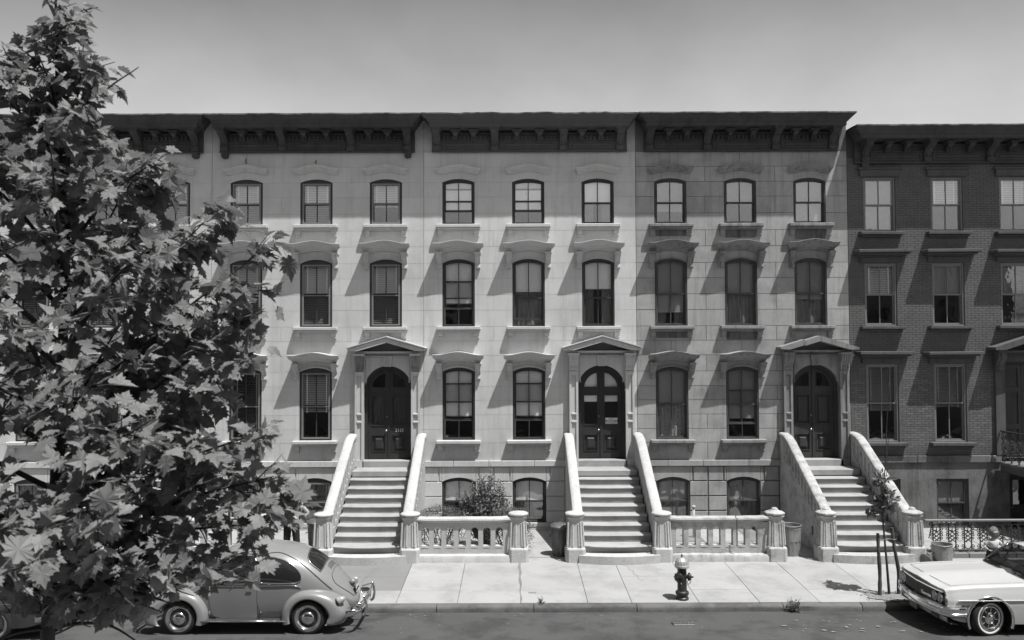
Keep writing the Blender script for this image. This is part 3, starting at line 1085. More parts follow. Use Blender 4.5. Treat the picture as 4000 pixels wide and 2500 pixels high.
def cornice(H, X, m, z0=11.03, half=2.80, pend=False, bx=(-2.66, -1.0, .97, 2.60), mx=(-2.12, -1.60, -.36, .29, 1.50, 2.04), wave=.35, full=3.045, dent=True):
    f = MB().box(X - half, X + half, FY - .085, FY + .0, z0, z0 + .62)
    f.cbox(X - half - .01, X + half + .01, FY - .11, FY - .08, z0 - .012, z0 + .035, .006)
    C = B(f, 'cornice', m, H)
    for a, b in zip(bx[:-1], bx[1:]):
        B(MB().prism([(X + a + .16, z0 + .08), (X + b - .16, z0 + .08), (X + b - .16, z0 + .29), (X + a + .16, z0 + .29)],
                     [[(X + a + .20, z0 + .12), (X + b - .20, z0 + .12), (X + b - .20, z0 + .25), (X + a + .20, z0 + .25)]], FY - .105, FY - .083), 'frieze_panel', m, C)
        B(MB().cbox(X + a + .27, X + b - .27, FY - .10, FY - .083, z0 + .145, z0 + .225, .01), 'frieze_panel', m, C)
        B(MB().cbox(X + a + .09, X + b - .09, FY - .125, FY - .083, z0 + .31, z0 + .345, .008), 'bed_moulding', m, C)
        B(MB().cbox(X + a + .09, X + b - .09, FY - .13, FY - .083, z0 + .50, z0 + .545, .01), 'bed_moulding', m, C)
        d = MB()
        if dent:
            q = a + .17
            while q < b - .17:
                d.box(X + q, X + q + .06, FY - .135, FY - .083, z0 + .348, z0 + .435)
                q += .118
            B(d, 'dentil_course', m, C, kind='stuff')
    for x in bx:
        inst(('bigb', pend and abs(x) > 2), big_bracket(pend and abs(x) > 2), 'bracket', m, C, (X + x, FY - .001, z0 + .015))
    for x in mx:
        inst('smallb', small_bracket, 'modillion', m, C, (X + x, FY, z0 + .315))
    # corona and crown: sloping ends that meet the neighbour's at the seam
    zc = z0 + .60
    prof = [(.0, 0, half), (-.60, 0, half + .02), (-.605, .10, half + .02), (-.63, .115, half + .06), (-.65, .20, half + .1), (-.71, .26, half + .2), (-.755, .30, full), (-.755, .325, full)]
    n = 26
    rows = []
    for i in range(n + 1):
        t = -1 + 2 * i / n
        sag = wave * (.012 * sin(i * .9 + 1) + .010 * sin(i * 2.3)) if 0 < i < n else 0
        row = []
        for (py, pz, hl) in prof:
            row.append((X + t * hl, FY + py, zc + pz + (sag if pz > .28 else 0)))
        row.append((X + t * full, FY + .0, zc + .35 + sag))
        rows.append(row)
    B(MB().grid(rows, cap0=True, cap1=True), 'crown_moulding', m, C)
    fl = MB()
    rows = []
    for i in range(40):
        t = -1 + 2 * i / 39
        s = wave * (.012 * sin(i * .6 + 1) + .016 * rnd(-1, 1)) + .004 * rnd(-1, 1)
        sg = wave * (.012 * sin(i * .6 + 1))
        rows.append([(X + t * full, FY - .765 + abs(s) * .3, zc + .322 - .012 + s), (X + t * full, FY - .77, zc + .345 + s * .6), (X + t * full, FY - .40, zc + .372), (X + t * full, FY + .3, zc + .39)])
    fl.grid(rows)
    B(fl, 'roof_flashing', M['flashing'], C)
    return C

# ---------------------------------------------------------------- the four pale houses
random.seed(21)
ST = dict(storm=True)
def w(**k):
    return k
wins0 = [[w(storm=True, up='blind', to=.5, low='blind_dim') for _ in range(3)] for _ in range(3)] + [[w(storm=True, up='blind_dim', to=.95)] * 2 + [None]]
wins0[2][2] = None
h0, d0 = row_house(-11.68, 'pale painted row house mostly hidden behind the leafy tree', 'a', wins0, None, 'glass')
cornice(h0, -11.68, M['cornice'], pend=True)
wins1 = [
    [w(storm=True, up='blind', to=.5, low='blind_dim'), w(storm=True, up='blind', to=.5, low='blind_dim'), w(storm=True, up='blind', to=.62)],
    [w(storm=True, up='blind', to=.5, low='blind_dim'), w(storm=True, up='blind', to=.5, low='blind_dim'), w(storm=True, up='blind', to=.5, low='blind_dim')],
    [w(storm=True, up='blind_dim', to=.9, tilt=.25), w(storm=True, up='blind', to=.62, tilt=.7), None],
    [w(storm=True, up='blind_dim', to=.9), w(storm=True, up='blind_dim', to=.95, tilt=.3), None]]
h1, d1 = row_house(-5.58, 'pale painted row house with white number 2125 on its dark doors', 'a', wins1, '2125', 'glass')
cornice(h1, -5.58, M['cornice'], pend=True)
wins2 = [
    [w(up='white', to=.67, meet=.55, **{'raise': .55}, screen=True), w(up='white', to=.67, meet=.55, **{'raise': .55}, screen=True), w(up='white', to=.5, low='drapes')],
    [w(up='white', to=.66, meet=.44, **{'raise': .62}, screen=True), w(up='white', to=.52, low='curtain', meet=.44, **{'raise': .2}), w(up='white', to=.44, low='drapes', meet=.44)],
    [w(up='white', to=.68, meet=.55, **{'raise': .5}, screen=True), w(up='white', to=.68, meet=.55, **{'raise': .5}, screen=True), None],
    [w(up='white', to=.52, low='drapes'), w(up='white', to=.52, low='drapes'), None]]
h2, d2 = row_house(.52, 'off white painted row house with a ROOM card in its arched double doors', 'b', wins2, None, 'shaded')
cornice(h2, .52, M['cornice_grey'], wave=1)
wins3 = [
    [w(up='grey', to=.72, meet=.5), w(up='grey', to=.5), w(up='grey', to=.97)],
    [w(up='grey', to=.8, low='drapes'), w(up='grey', to=.5, low='curtain'), w(up='grey', to=.6, low='curtain')],
    [w(up='grey', to=.5, low='lace', hem=False, sash_mat=M['frame_worn']), w(up='grey', to=.72, low=None, meet=.5, **{'raise': .42}, screen=True), None],
    [w(up='grey', to=.5, low='curtain'), w(up='grey', to=.5, low='curtain'), None]]
h3, d3 = row_house(6.62, 'unpainted stone row house with solid brown panelled doors', 'bare', wins3, None, 'panel')
cornice(h3, 6.62, M['cornice'])

# small iron hooks and mortar stains left above the top windows
for X, H in ((-5.58, h1), (-11.68, h0)):
    for cx, z in ((COLS[0], 10.72), (COLS[1], 10.66)):
        B(MB().tube([(X + cx - .01, FY - .02, z), (X + cx - .02, FY - .06, z + .07), (X + cx, FY - .05, z + .15)], .012, 5), 'iron_hook', M['iron'], H)

# cards in the doors
def room_card(D, dx, z):
    c = B(MB().box(dx - .18, dx + .18, FY + .196, FY + .199, z - .115, z + .115), 'room_card', M['card'], D)
    t = text_mb('ROOM', .115)
    t.v = [(v[0] + dx, v[1] + FY + .192, v[2] + z + .015) for v in t.v]
    B(t, 'lettering', M['lettering_black'], c)
    B(MB().box(dx - .09, dx + .08, FY + .192, FY + .195, z + .078, z + .09), 'printed_line', M['lettering_black'], c)
room_card(d2, 2.55 + .31, 3.25)
room_card(d0, -9.65 + .32, 3.33)
t = text_mb('2123', .125)
t.v = [(v[0] - 9.65 + .30, v[1] + FY + .186, v[2] + 3.025) for v in t.v]
B(t, 'house_number', M['lettering_white'], d0)

# ---------------------------------------------------------------- brick house
random.seed(31)
XB = 12.72
HB = thing('brick_house', 'dark brick row house with flat window hoods and stained basement wall', 'house', (XB, FY, .17))
BC = (-2.13, -.19, 1.78)
BF3, BF2, BF1, BFB = (8.68, 10.26), (5.98, 7.78), (2.66, 4.885), (.25, 1.62)
Wb = .46
holes, rects = [], []
for cx in BC:
    for zb, zt in (BF3, BF2):
        rects.append((XB + cx - Wb, XB + cx + Wb, zb, zt))
for cx in BC[:2]:
    rects.append((XB + cx - Wb, XB + cx + Wb, *BF1))
    rects.append((XB + cx - Wb, XB + cx + Wb, *BFB))
bdx = XB + 1.98
rects.append((bdx - .66, bdx + .66, 2.2, 4.95))
rects.append((bdx - .55, bdx + .45, .2, 1.75))
holes = [[(a, c), (b, c), (b, d), (a, d)] for a, b, c, d in rects]
B(MB().prism([(XB - 3.047, -.1), (XB + 3.047, -.1), (XB + 3.047, 11.57), (XB - 3.047, 11.57)], holes, FY + .008, FY + .32), 'facade_wall', M['mortar'], HB)
mb = MB()
for s in (-1, 1):
    mb.box(XB + s * 2.98 - .06, XB + s * 2.98 + .06, FY + .325, FY + 9, -.1, 11.56)
mb.box(XB - 3.04, XB + 3.04, FY + 9, FY + 9.2, -.1, 11.56)
for z in (-.1, 2.0, 5.3, 8.4):
    mb.box(XB - 2.91, XB + 2.91, FY + .325, FY + 9, z - .1, z)
B(mb, 'party_walls', M['interior'], HB)
B(MB().box(XB - 3.047, XB + 3.047, FY + .012, FY + 9.2, 11.572, 11.62), 'roof', M['tar'], HB)
# bricks
bricks = []
z, row = 2.30, 0
while z < 10.78:
    x = XB - 3.045 - (.105 if row % 2 else 0)
    while x < XB + 3.045:
        a, b = max(x, XB - 3.045), min(x + .203, XB + 3.045)
        if b - a > .03:
            for (p, q, r, s) in rects_minus(a, b, z, z + .0585, rects):
                if q - p > .025 and s - r > .02:
                    bricks.append((p, q, r, s))
        x += .212
    z += .0672
    row += 1
def brick_mb(mb, p, q, r, s):
    e = rnd(-.002, .002)
    y0, y1 = FY - .001 + e, FY + .0082
    mb.add([(p, y1, r), (q, y1, r), (q, y1, s), (p, y1, s), (p, y0, r), (q, y0, r), (q, y0, s), (p, y0, s)], [(4, 5, 6, 7), (0, 1, 5, 4), (1, 2, 6, 5), (2, 3, 7, 6), (3, 0, 4, 7)])
bricks.sort(key=lambda t: (0 if (t[1] - t[0] > .19 and t[1] < XB + 1.1 and t[2] < 5.0) else 1, abs(t[2] - 3.6) + .1 * abs(t[0] - XB + .8)))
for t in bricks[:300]:
    mb = MB()
    brick_mb(mb, *t)
    B(mb, 'brick', M['brick'], HB)
mb = MB()
for t in bricks[300:]:
    brick_mb(mb, *t)
B(mb, 'brickwork', M['brick'], HB, kind='stuff')
# stucco basement, belt
mb = MB()
for a, b, c, d in rects_minus(XB - 3.045, XB + 3.045, .1, 2.08, rects):
    mb.box(a, b, FY - .012, FY + .007, c, d)
B(mb, 'basement_stucco', M['stucco_dark'], HB)
for a, b in ((-3.045, -1.2), (-1.2, .9), (.9, 1.2)):
    B(MB().cbox(XB + a + .002, XB + b - .002, FY - .07, FY + .007, 2.083, 2.28, .012), 'belt_stone', M['stucco_dark'], HB)
B(MB().cbox(XB - .62, XB + .25, FY - .05, FY + .2, .12, .245, .01), 'basement_sill', M['trim_dark'], HB)
wb = [[w(up='grey', to=.97, frame=1), w(up='blind', to=.5), w(up='blind', to=.5)],
      [w(up='blind', to=.5, tilt=1.0), w(up='grey', to=.5), w(up='blind_dim', to=.5)],
      [w(up='blind_dim', to=.62, tilt=.9), w(up='blind_dim', to=.58, tilt=.9), None],
      [w(up='blind_dim', to=.5), w(up='grey', to=.5, low='blind_dim'), None]]
for row, (zb, zt) in zip(wb, (BF3, BF2, BF1, BFB)):
    for cx, c in zip(BC, row):
        if c:
            fmm = M['frame_light'] if zb > .5 else M['frame_worn']
            window(HB, XB, cx, zb, zt, zt, Wb * 2, dict(c, fw=.05), fmm)
for r, (zb, zt) in enumerate((BF3, BF2, BF1)):
    for k, cx in enumerate(BC):
        if r == 2 and k == 2:
            continue
        wx = XB + cx
        def hd():
            mb = MB()
            mb.cbox(-.60, .60, -.07, .006, 0, .16, .012)
            mb.cbox(-.66, .66, -.14, .006, .161, .20, .01)
            mb.cbox(-.72, .72, -.29, .006, .201, .25, .012)
            mb.cbox(-.78, .78, -.40, .006, .251, .34, .014)
            return mb
        def hs():
            mb = MB()
            mb.cbox(-.57, .57, -.08, .006, 0, .2, .012)
            mb.cbox(-.63, .63, -.11, .006, .201, .26, .012)
            return mb
        inst('flat_small' if r == 0 else 'flat_hood', hs if r == 0 else hd, 'window_hood', M['trim_dark'], HB, (wx, FY, zt + .02))
        def sl():
            mb = MB().cbox(-.63, .63, -.20, .18, .06, .15, .012)
            mb.cbox(-.58, .58, -.11, .006, 0, .059, .012)
            return mb
        inst('flat_sill', sl, 'window_sill', M['trim_dark'], HB, (wx, FY, zb - .152))
cornice(HB, XB, M['cornice'], z0=10.66, half=2.86, pend=True, bx=(-2.56, -.78, 1.02, 2.7), mx=(-1.95, -1.4, -.2, .42, 1.6, 2.15), dent=False)
# door case of the brick house
S = B(MB().prism([(bdx - .92, 2.29), (bdx + .92, 2.29), (bdx + .92, 5.2), (bdx - .92, 5.2)], [[(bdx - .655, 2.291), (bdx + .655, 2.291), (bdx + .655, 4.94), (bdx - .655, 4.94)]], FY - .08, FY + .006), 'door_surround', M['trim_dark'], HB)
for s in (-1, 1):
    px = bdx + s * .84
    cp = [(0, 0), (-.09, 0), (-.12, .06), (-.10, .15), (-.15, .22), (-.24, .33), (-.26, .42), (-.26, .50), (0, .50)]
    cb = MB().prism(cp, None, px - .12, px + .12, 'x')
    cb.prism([(a - .025 if 0 < i < 8 else a, b) for i, (a, b) in enumerate(cp)], None, px - .05, px + .05, 'x')
    cb.v = [(v[0], v[1] + FY - .078, v[2] + 4.7) for v in cb.v]
    B(cb, 'console', M['trim_dark'], S)
B(MB().cbox(bdx - .98, bdx + .98, FY - .38, FY + .006, 5.205, 5.27, .012), 'architrave', M['trim_dark'], S)
pd = MB().prism([(bdx + a, b) for a, b in [(-1.12, 5.275), (-1.12, 5.36), (0, 5.72), (1.12, 5.36), (1.12, 5.275), (.85, 5.275), (0, 5.56), (-.85, 5.275)]], None, FY - .47, FY + .006)
Pd = B(pd, 'pediment', M['trim_dark'], HB)
B(MB().prism([(bdx - .84, 5.277), (bdx + .84, 5.277), (bdx, 5.56)], None, FY - .05, FY + .006), 'tympanum', M['trim_dark'], Pd)
D = B(MB().prism([(bdx - .653, 2.3), (bdx + .653, 2.3), (bdx + .653, 4.935), (bdx - .653, 4.935)], [[(bdx - .58, 2.301), (bdx + .58, 2.301), (bdx + .58, 4.86), (bdx - .58, 4.86)]], FY + .2, FY + .34), 'front_door', M['door_dark'], HB)
for s in (-1, 1):
    a, b = sorted((bdx + s * .004, bdx + s * .578))
    hs_ = [[(a + .09, z0), (b - .09, z0), (b - .09, z1), (a + .09, z1)] for z0, z1 in ((2.45, 3.0), (3.15, 4.05), (4.2, 4.75))]
    B(MB().prism([(a, 2.305), (b, 2.305), (b, 4.855), (a, 4.855)], hs_, FY + .25, FY + .30), 'door_leaf', M['door_dark'], D)
    for h in hs_:
        B(MB().prism(h, None, FY + .275, FY + .285), 'door_panel', M['door_brown'], D)
# basement door beneath the high landing
D = B(MB().prism([(bdx - .545, .2), (bdx + .445, .2), (bdx + .445, 1.745), (bdx - .545, 1.745)], [[(bdx - .47, .21), (bdx + .37, .21), (bdx + .37, 1.66), (bdx - .47, 1.66)]], FY + .1, FY + .3), 'basement_door', M['door_dark'], HB)
B(MB().prism([(bdx - .465, .215), (bdx + .365, .215), (bdx + .365, 1.655), (bdx - .465, 1.655)], [[(bdx - .36, .85), (bdx + .26, .85), (bdx + .26, 1.55), (bdx - .36, 1.55)]], FY + .16, FY + .2), 'door_leaf', M['frame_worn'], D)
B(MB().box(bdx - .37, bdx + .27, FY + .175, FY + .18, .84, 1.56), 'pane', M['pane'], D)
B(MB().lathe([(.001, -.06), (.025, -.055), (.028, -.04), (.012, -.02), (.012, 0)], 10, 'y', (bdx - .41, FY + .16, .78)), 'door_knob', M['brass'], D, smooth=True)

# ---------------------------------------------------------------- front stoops
random.seed(41)
Z0 = .225
def newel(parent, x, y, z, m, dome, k=1.0, side_merge=None):
    """tapered octagonal post with sunk panels, on a block, under a moulded cap"""
    P = MB()
    def ring(r, zz, ch=.35):
        c = r * ch
        return [(x + a, y + b, z + zz) for a, b in ((-r + c, -r), (r - c, -r), (r, -r + c), (r, r - c), (r - c, r), (-r + c, r), (-r, r - c), (-r, -r + c))]
    P.grid([ring(.245, 0, .3), ring(.245, .335, .3), ring(.23, .365, .32), ring(.20, .38), ring(.195, .42), ring(.165, 1.03), ring(.17, 1.10), ring(.205, 1.165)], cv=True, cap0=True, cap1=True)
    sq = lambda b: (setattr(b, 'v', [(a_, b_, z + (c_ - z) * .935) for a_, b_, c_ in b.v]), b)[1]
    N = B(sq(P), 'newel_post', m, parent)
    # raised ribs that frame the sunk panels of the shaft
    for (dx, dy) in ((-1, -1), (1, -1), (0, -1), (-1, 0), (1, 0)):
        R = MB()
        for s in (-1, 1):
            if dx and dy:
                cx, cy = dx * .148, dy * .148
                tx, ty = -dy * .034 * s * dx * 1, dx * .034 * s * dy * -1
                p0 = (x + cx * 1.12 + tx, y + cy * 1.12 + ty, z + .42)
                p1 = (x + cx * .98 + tx * .9, y + cy * .98 + ty * .9, z + 1.03)
            else:
                cx, cy = dx * .19, dy * .19
                tx, ty = (0, .075 * s) if dx else (.075 * s, 0)
                p0 = (x + cx + tx, y + cy + ty, z + .42)
                p1 = (x + cx * .875 + tx * .85, y + cy * .875 + ty * .85, z + 1.0)
            R.tube([p0, p1], [.026, .023], 6)
        B(sq(R), 'newel_rib', m, N)
    cap = [(.0, 1.166), (.19, 1.166), (.225, 1.185), (.245, 1.215), (.245, 1.235), (.22, 1.255), (.15, 1.27)]
    cap += [(.12, 1.29), (.085, 1.30), (.075, 1.335), (.045, 1.36), (.0, 1.37)] if dome else [(.08, 1.285), (.0, 1.29)]
    n = 20 if not dome else 8
    B(sq(MB().lathe(cap, n, 'z', (x, y, z), pi / 8)), 'newel_cap', m, N, smooth=not dome)
    return N

def coping_sweep(path, hw, th, x):
    """rounded handrail coping along a path of (y, z)"""
    rows = []
    for i, (y, z) in enumerate(path):
        a = path[max(i - 1, 0)]
        b = path[min(i + 1, len(path) - 1)]
        d = Vector((0, b[0] - a[0], b[1] - a[1])).normalized()
        nrm = Vector((0, -d.z, d.y))
        if nrm.z < 0:
            nrm = -nrm
        row = []
        for (u, v) in ((-hw, 0), (-hw, th * .55), (-hw * .86, th * .82), (-hw * .4, th), (hw * .4, th), (hw * .86, th * .82), (hw, th * .55), (hw, 0), (hw * .7, -.03), (-hw * .7, -.03)):
            row.append((x + u + rnd(-.003, .003), y + nrm.y * v, z + nrm.z * v + rnd(-.002, .002)))
        rows.append(row)
    return MB().grid(rows, cv=True, cap0=True, cap1=True)

def stoop(X, label, m, dome, ms):
    S = thing('front_stoop', label, 'stoop', (X, 21.6, Z0), group='stone stoops up to the front doors')
    R, T = .1795, .318
    y0 = 20.27            # nosing of the second step
    # curved bottom slab
    P = []
    for k in range(13):
        t = k / 12
        xx = lerp(-.98, .98, t)
        P.append((X + xx, 20.02 - .16 * (1 - (2 * t - 1) ** 2)))
    poly = P + [(X + .98, 20.6), (X - .98, 20.6)]
    B(MB().prism(poly, None, Z0 - .1, Z0 + R - .003, 'z'), 'base_slab', m, S)
    for k in range(8):
        z1 = Z0 + R * (k + 2)
        ya = y0 + T * k
        st = MB()
        st.cbox(X - .86, X + .86, ya + .03, ya + T + .10, z1 - R, z1 - .046, .004)
        # slightly worn nosing
        rows = []
        for q in range(13):
            t = q / 12
            xx = X + lerp(-.86, .86, t)
            dip = -.012 * (1 - (2 * t - 1) ** 2) + rnd(-.0025, .0025)
            bow = (-.10 * (1 - (2 * t - 1) ** 2)) if k == 0 else 0
            e = rnd(-.003, .003)
            rows.append([(xx, ya + bow + .004 + e, z1 - .045), (xx, ya + bow - .004 + e, z1 - .028), (xx, ya + bow + .0 + e, z1 - .01 + dip), (xx, ya + bow + .022, z1 + dip * .8), (xx, ya + T + .10, z1), (xx, ya + T + .10, z1 - .045)])
        st.grid(rows, cv=True, cap0=True, cap1=True)
        B(st, 'step', ms, S, angle=40)
    zl = Z0 + R * 10
    B(MB().cbox(X - .86, X + .86, y0 + T * 8 - .005, FY - .155, zl - .16, zl, .016), 'landing', ms, S)
    B(MB().cbox(X - .72, X + .70, FY - .15, FY + .19, zl - .1, zl + .185, .02), 'door_step', ms, S)
    # cheek walls with pierced balustrades
    sl = R / T
    for s in (-1, 1):
        xc = X + s * .985
        def nose(y):
            return Z0 + R * 2 + (y - y0) * sl
        def rail(y):
            # flattens near the top
            yt = FY - .62
            if y < yt:
                return nose(y) + .63
            u = (y - yt) / .62
            return nose(yt) + .63 + sl * .62 * (u - u * u * .5) * .55
        ys_ = [20.48 + k * (FY - .02 - 20.48) / 24 for k in range(25)]
        ya, yb = ys_[0], ys_[-1]
        up = [(y, rail(y) - .03) for y in ys_]
        holes_ = []
        yk = 20.72
        while yk < FY - .25:
            hw = .062
            lo = nose(yk) + .10 if yk < FY - .75 else nose(FY - .75) + .10 + (yk - FY + .75) * sl * .4
            hi = rail(yk) - .13
            h = []
            for t in range(7):
                a = pi * t / 6
                h.append((yk + hw * cos(a), hi - hw + hw * sin(a) + hw * cos(a) * sl * .6))
            h.append((yk - hw, lo - hw * sl * .6))
            h.append((yk + hw, lo + hw * sl * .6))
            holes_.append(h)
            yk += .232
        outer = [(ya, Z0 - .05), (yb, Z0 - .05)] + list(reversed(up))
        if dome:     # the wall stops short of the house over a doorway below
            pass
        Cw = B(MB().prism(outer, holes_, xc - .09, xc + .09, 'x'), 'cheek_wall', m, S)
        path = [(20.30, rail(20.30) - .035)] + [(y, rail(y)) for y in ys_[0:]]
        B(coping_sweep(path, .128, .095, xc), 'coping', m, S, smooth=True, angle=45)
        newel(S, X + s * 1.055, 20.30, Z0 - .02, m, dome)
        if dome and s < 0:
            v = MB().box(xc - .1, xc - .085, 21.1, 21.2, .62, .84)
            B(v, 'iron_vent', M['iron'], S)
    return S
stoop(-9.65, 'whitewashed stone stoop glimpsed through the leaves of the tree', M['stoop_white'], False, M['step'])
stoop(-3.555, 'whitewashed stone stoop climbing to the doors numbered 2125', M['stoop_white'], False, M['step'])
stoop(2.575, 'whitewashed stone stoop climbing to the doors with the ROOM card', M['stoop_white'], False, M['step'])
stoop(8.70, 'worn stoop with domed posts climbing to the solid brown doors', M['stoop_worn'], True, M['step'])

# ---------------------------------------------------------------- low pierced yard balustrades
def balustrade(x0, x1, label, m, dome, nh=7):
    y = 20.32
    W = thing('yard_balustrade', label, 'balustrade', ((x0 + x1) / 2, y, Z0), group='pierced stone balustrades of the front yards')
    a, b = x0 + .12, x1 - .12
    holes_ = []
    p = .30
    s0 = (a + b) / 2 - p * (nh - 1) / 2 - .05
    for k in range(nh):
        xx = s0 + k * p
        hw = .092
        holes_.append([(xx - hw, .585), (xx + hw, .585)] + [(xx + hw * cos(pi * t / 8), .94 + hw * sin(pi * t / 8)) for t in range(9)])
    B(MB().prism([(a, .40), (b, .40), (b, 1.145), (a, 1.145)], holes_, y - .085, y + .085), 'pierced_panel', m, W)
    for h in holes_:
        cx = (h[0][0] + h[1][0]) / 2
        # splayed sill inside each opening
        q = MB()
        q.add([(cx - .085, y - .095, .555), (cx + .085, y - .095, .555), (cx + .085, y + .0, .60), (cx - .085, y + .0, .60)], [(0, 1, 2, 3)])
        B(q, 'opening_sill', m, W)
    rows = []
    n = 16
    for i in range(n + 1):
        xx = lerp(a - .04, b + .02, i / n)
        fl = .02 * max(0, 1 - (xx - a) / .3) + .03 * max(0, 1 - (b - xx) / .3)
        rows.append([(xx, y + u, v + fl + rnd(-.003, .003)) for u, v in ((-.09, 1.146), (-.14, 1.185), (-.155, 1.215), (-.14, 1.25), (-.07, 1.268), (.07, 1.268), (.14, 1.25), (.155, 1.21), (.09, 1.146))])
    B(MB().grid(rows, cv=True, cap0=True, cap1=True), 'coping', m, W, smooth=True, angle=45)
    rows = []
    for i in range(n + 1):
        xx = lerp(a, b, i / n)
        rows.append([(xx, y + u + rnd(-.004, .004), v + rnd(-.004, .004)) for u, v in ((-.21, .10), (-.21, .33), (-.185, .375), (-.10, .398), (.12, .398), (.15, .1))])
    B(MB().grid(rows, cv=True, cap0=True, cap1=True), 'base_course', m, W, smooth=True, angle=40)
    newel(W, x1, y, Z0 - .02, m, dome)
    return W
balustrade(-15.1, -12.2, 'white pierced balustrade at the picture edge, seen between tree leaves', M['stoop_white'], False)
balustrade(-8.64, -6.05, 'white pierced balustrade behind the tree and the small car', M['stoop_white'], False)
balustrade(-2.50, .14, 'smooth white pierced balustrade in front of the bush and hedges', M['stoop_white'], False)
bal3 = balustrade(3.63, 6.40, 'chipped pierced balustrade with a chain hung over its coping', M['stoop_worn'], True)
# chain over the third balustrade
ch = thing('chain', 'rusty iron chain hanging over the chipped balustrade coping', 'chain', (5.42, 20.1, 1.27))
for k in range(16):
    mb = MB()
    z = 1.285 - k * .045
    y = 20.11 if k else 20.2
    pts = [(5.42 + (.016 * cos(t) if k % 2 else 0), y + (0 if k % 2 else .016 * cos(t)), z + .028 * sin(t)) for t in [2 * pi * q / 8 for q in range(9)]]
    mb.tube(pts, .006, 4, caps=False)
    B(mb, 'chain_link', M['iron'], ch)

# ---------------------------------------------------------------- unseen row across the street, added to darken the facades; mirrored in the panes
random.seed(51)
mb = MB()
hs_ = []
for k in range(-14, 15):
    for (zb, zt) in ((2.6, 4.8), (5.9, 7.8), (8.8, 10.3)):
        hs_.append([(k * 2.0 - .5, zb), (k * 2.0 + .5, zb), (k * 2.0 + .5, zt), (k * 2.0 - .5, zt)])
mb.prism([(-30, -.05), (30, -.05), (30, 11.6), (-30, 11.6)], hs_, -2.0, -2.3)
mb.box(-30, 30, -2.7, -2.6, -.05, 11.6)
mb.box(-30.2, 30.2, -2.8, -1.5, 11.601, 11.9)
mb.build('added_building_row', M['brick'], kind='structure', label='unseen dark brick row across the street behind the viewer, added to shade it')

# ---------------------------------------------------------------- iron railing and landing of the brick house
def scroll(cx, cz, r, a0, turns, sgn, y, n=12):
    return [(cx + sgn * (r * (1 - .68 * t / n)) * cos(a0 + turns * 2 * pi * t / n), y, cz + (r * (1 - .68 * t / n)) * sin(a0 + turns * 2 * pi * t / n)) for t in range(n + 1)]
R_ = thing('iron_railing', 'black scrolled iron railing before the stained basement wall of the brick house', 'railing', (11.8, 20.45, Z0))
m = MB().cbox(10.15, 13.02, 20.35, 20.7, Z0 - .1, Z0 + .13, .015)
m2 = MB()
for a, b in ((10.15, 11.15), (11.15, 12.3), (12.3, 13.02)):
    m2.cbox(a + .006, b - .006, 20.34, 20.71, Z0 - .1, Z0 + .12, .015)
B(m2, 'kerb_course', M['concrete_new'], R_)
zb, zt = Z0 + .17, 1.10
B(MB().cbox(10.12, 13.0, 20.41, 20.50, zt - .01, zt + .045, .012), 'top_rail', M['iron_rail'], R_)
B(MB().cbox(10.12, 13.0, 20.435, 20.475, zb - .02, zb + .02, .005), 'bottom_rail', M['iron'], R_)
y = 20.455
for k in range(7):
    cx = 10.42 + k * .385
    pn = MB()
    for s in (-1, 1):
        x0 = cx + s * .085
        pn.tube([(x0, y, zb), (x0, y, zt - .04)], .016, 5)
        pn.tube(scroll(x0 + s * .055, zt - .08, .055, pi, 1.15, -s, y) if False else scroll(x0 + s * .05, zt - .075, .052, pi if s > 0 else 0, 1.1 * -s, 1, y), .013, 5)
        for zc, r in ((zt - .20, .04), (zb + .36, .04), (zb + .09, .045)):
            pn.tube(scroll(x0 + s * .036, zc, r, pi if s > 0 else 0, -1.1 * s, 1, y, 10), .011, 5)
            pn.tube(scroll(x0 + s * .036, zc - .07, r * .9, pi if s > 0 else 0, 1.1 * s, 1, y, 10), .010, 5)
        for zc in (zb + .25, zb + .34, zb + .43):
            pn.tube([(cx - s * .10, y + .004 * s, zc - .07), (cx + s * .10, y + .004 * s, zc + .07)], .012, 5)
    pn.tube(smoothpath([(cx - .085, y, zt - .14), (cx - .05, y, zt - .09), (cx, y, zt - .075), (cx + .05, y, zt - .09), (cx + .085, y, zt - .14)], 3), .013, 5)
    pn.tube([(cx, y, zb + .43), (cx, y, zb + .56)], [.022, .004], 5)
    for q in range(5):
        pn.lathe([(.001, -.015), (.017, -.01), (.017, .01), (.001, .015)], 6, 'y', (cx + (q % 2 - .5) * .07, y, zb + .20 + q * .07))
    pn.tube(smoothpath([(cx - .085, y, zb + .12), (cx - .05, y, zb + .05), (cx, y, zb + .03), (cx + .05, y, zb + .05), (cx + .085, y, zb + .12)], 3), .012, 5)
    B(pn, 'railing_panel', M['iron'], R_)
B(MB().tube([(10.35, 20.5, zt), (10.3, 20.6, zb + .25)], .012, 5), 'stay_rod', M['iron'], R_)
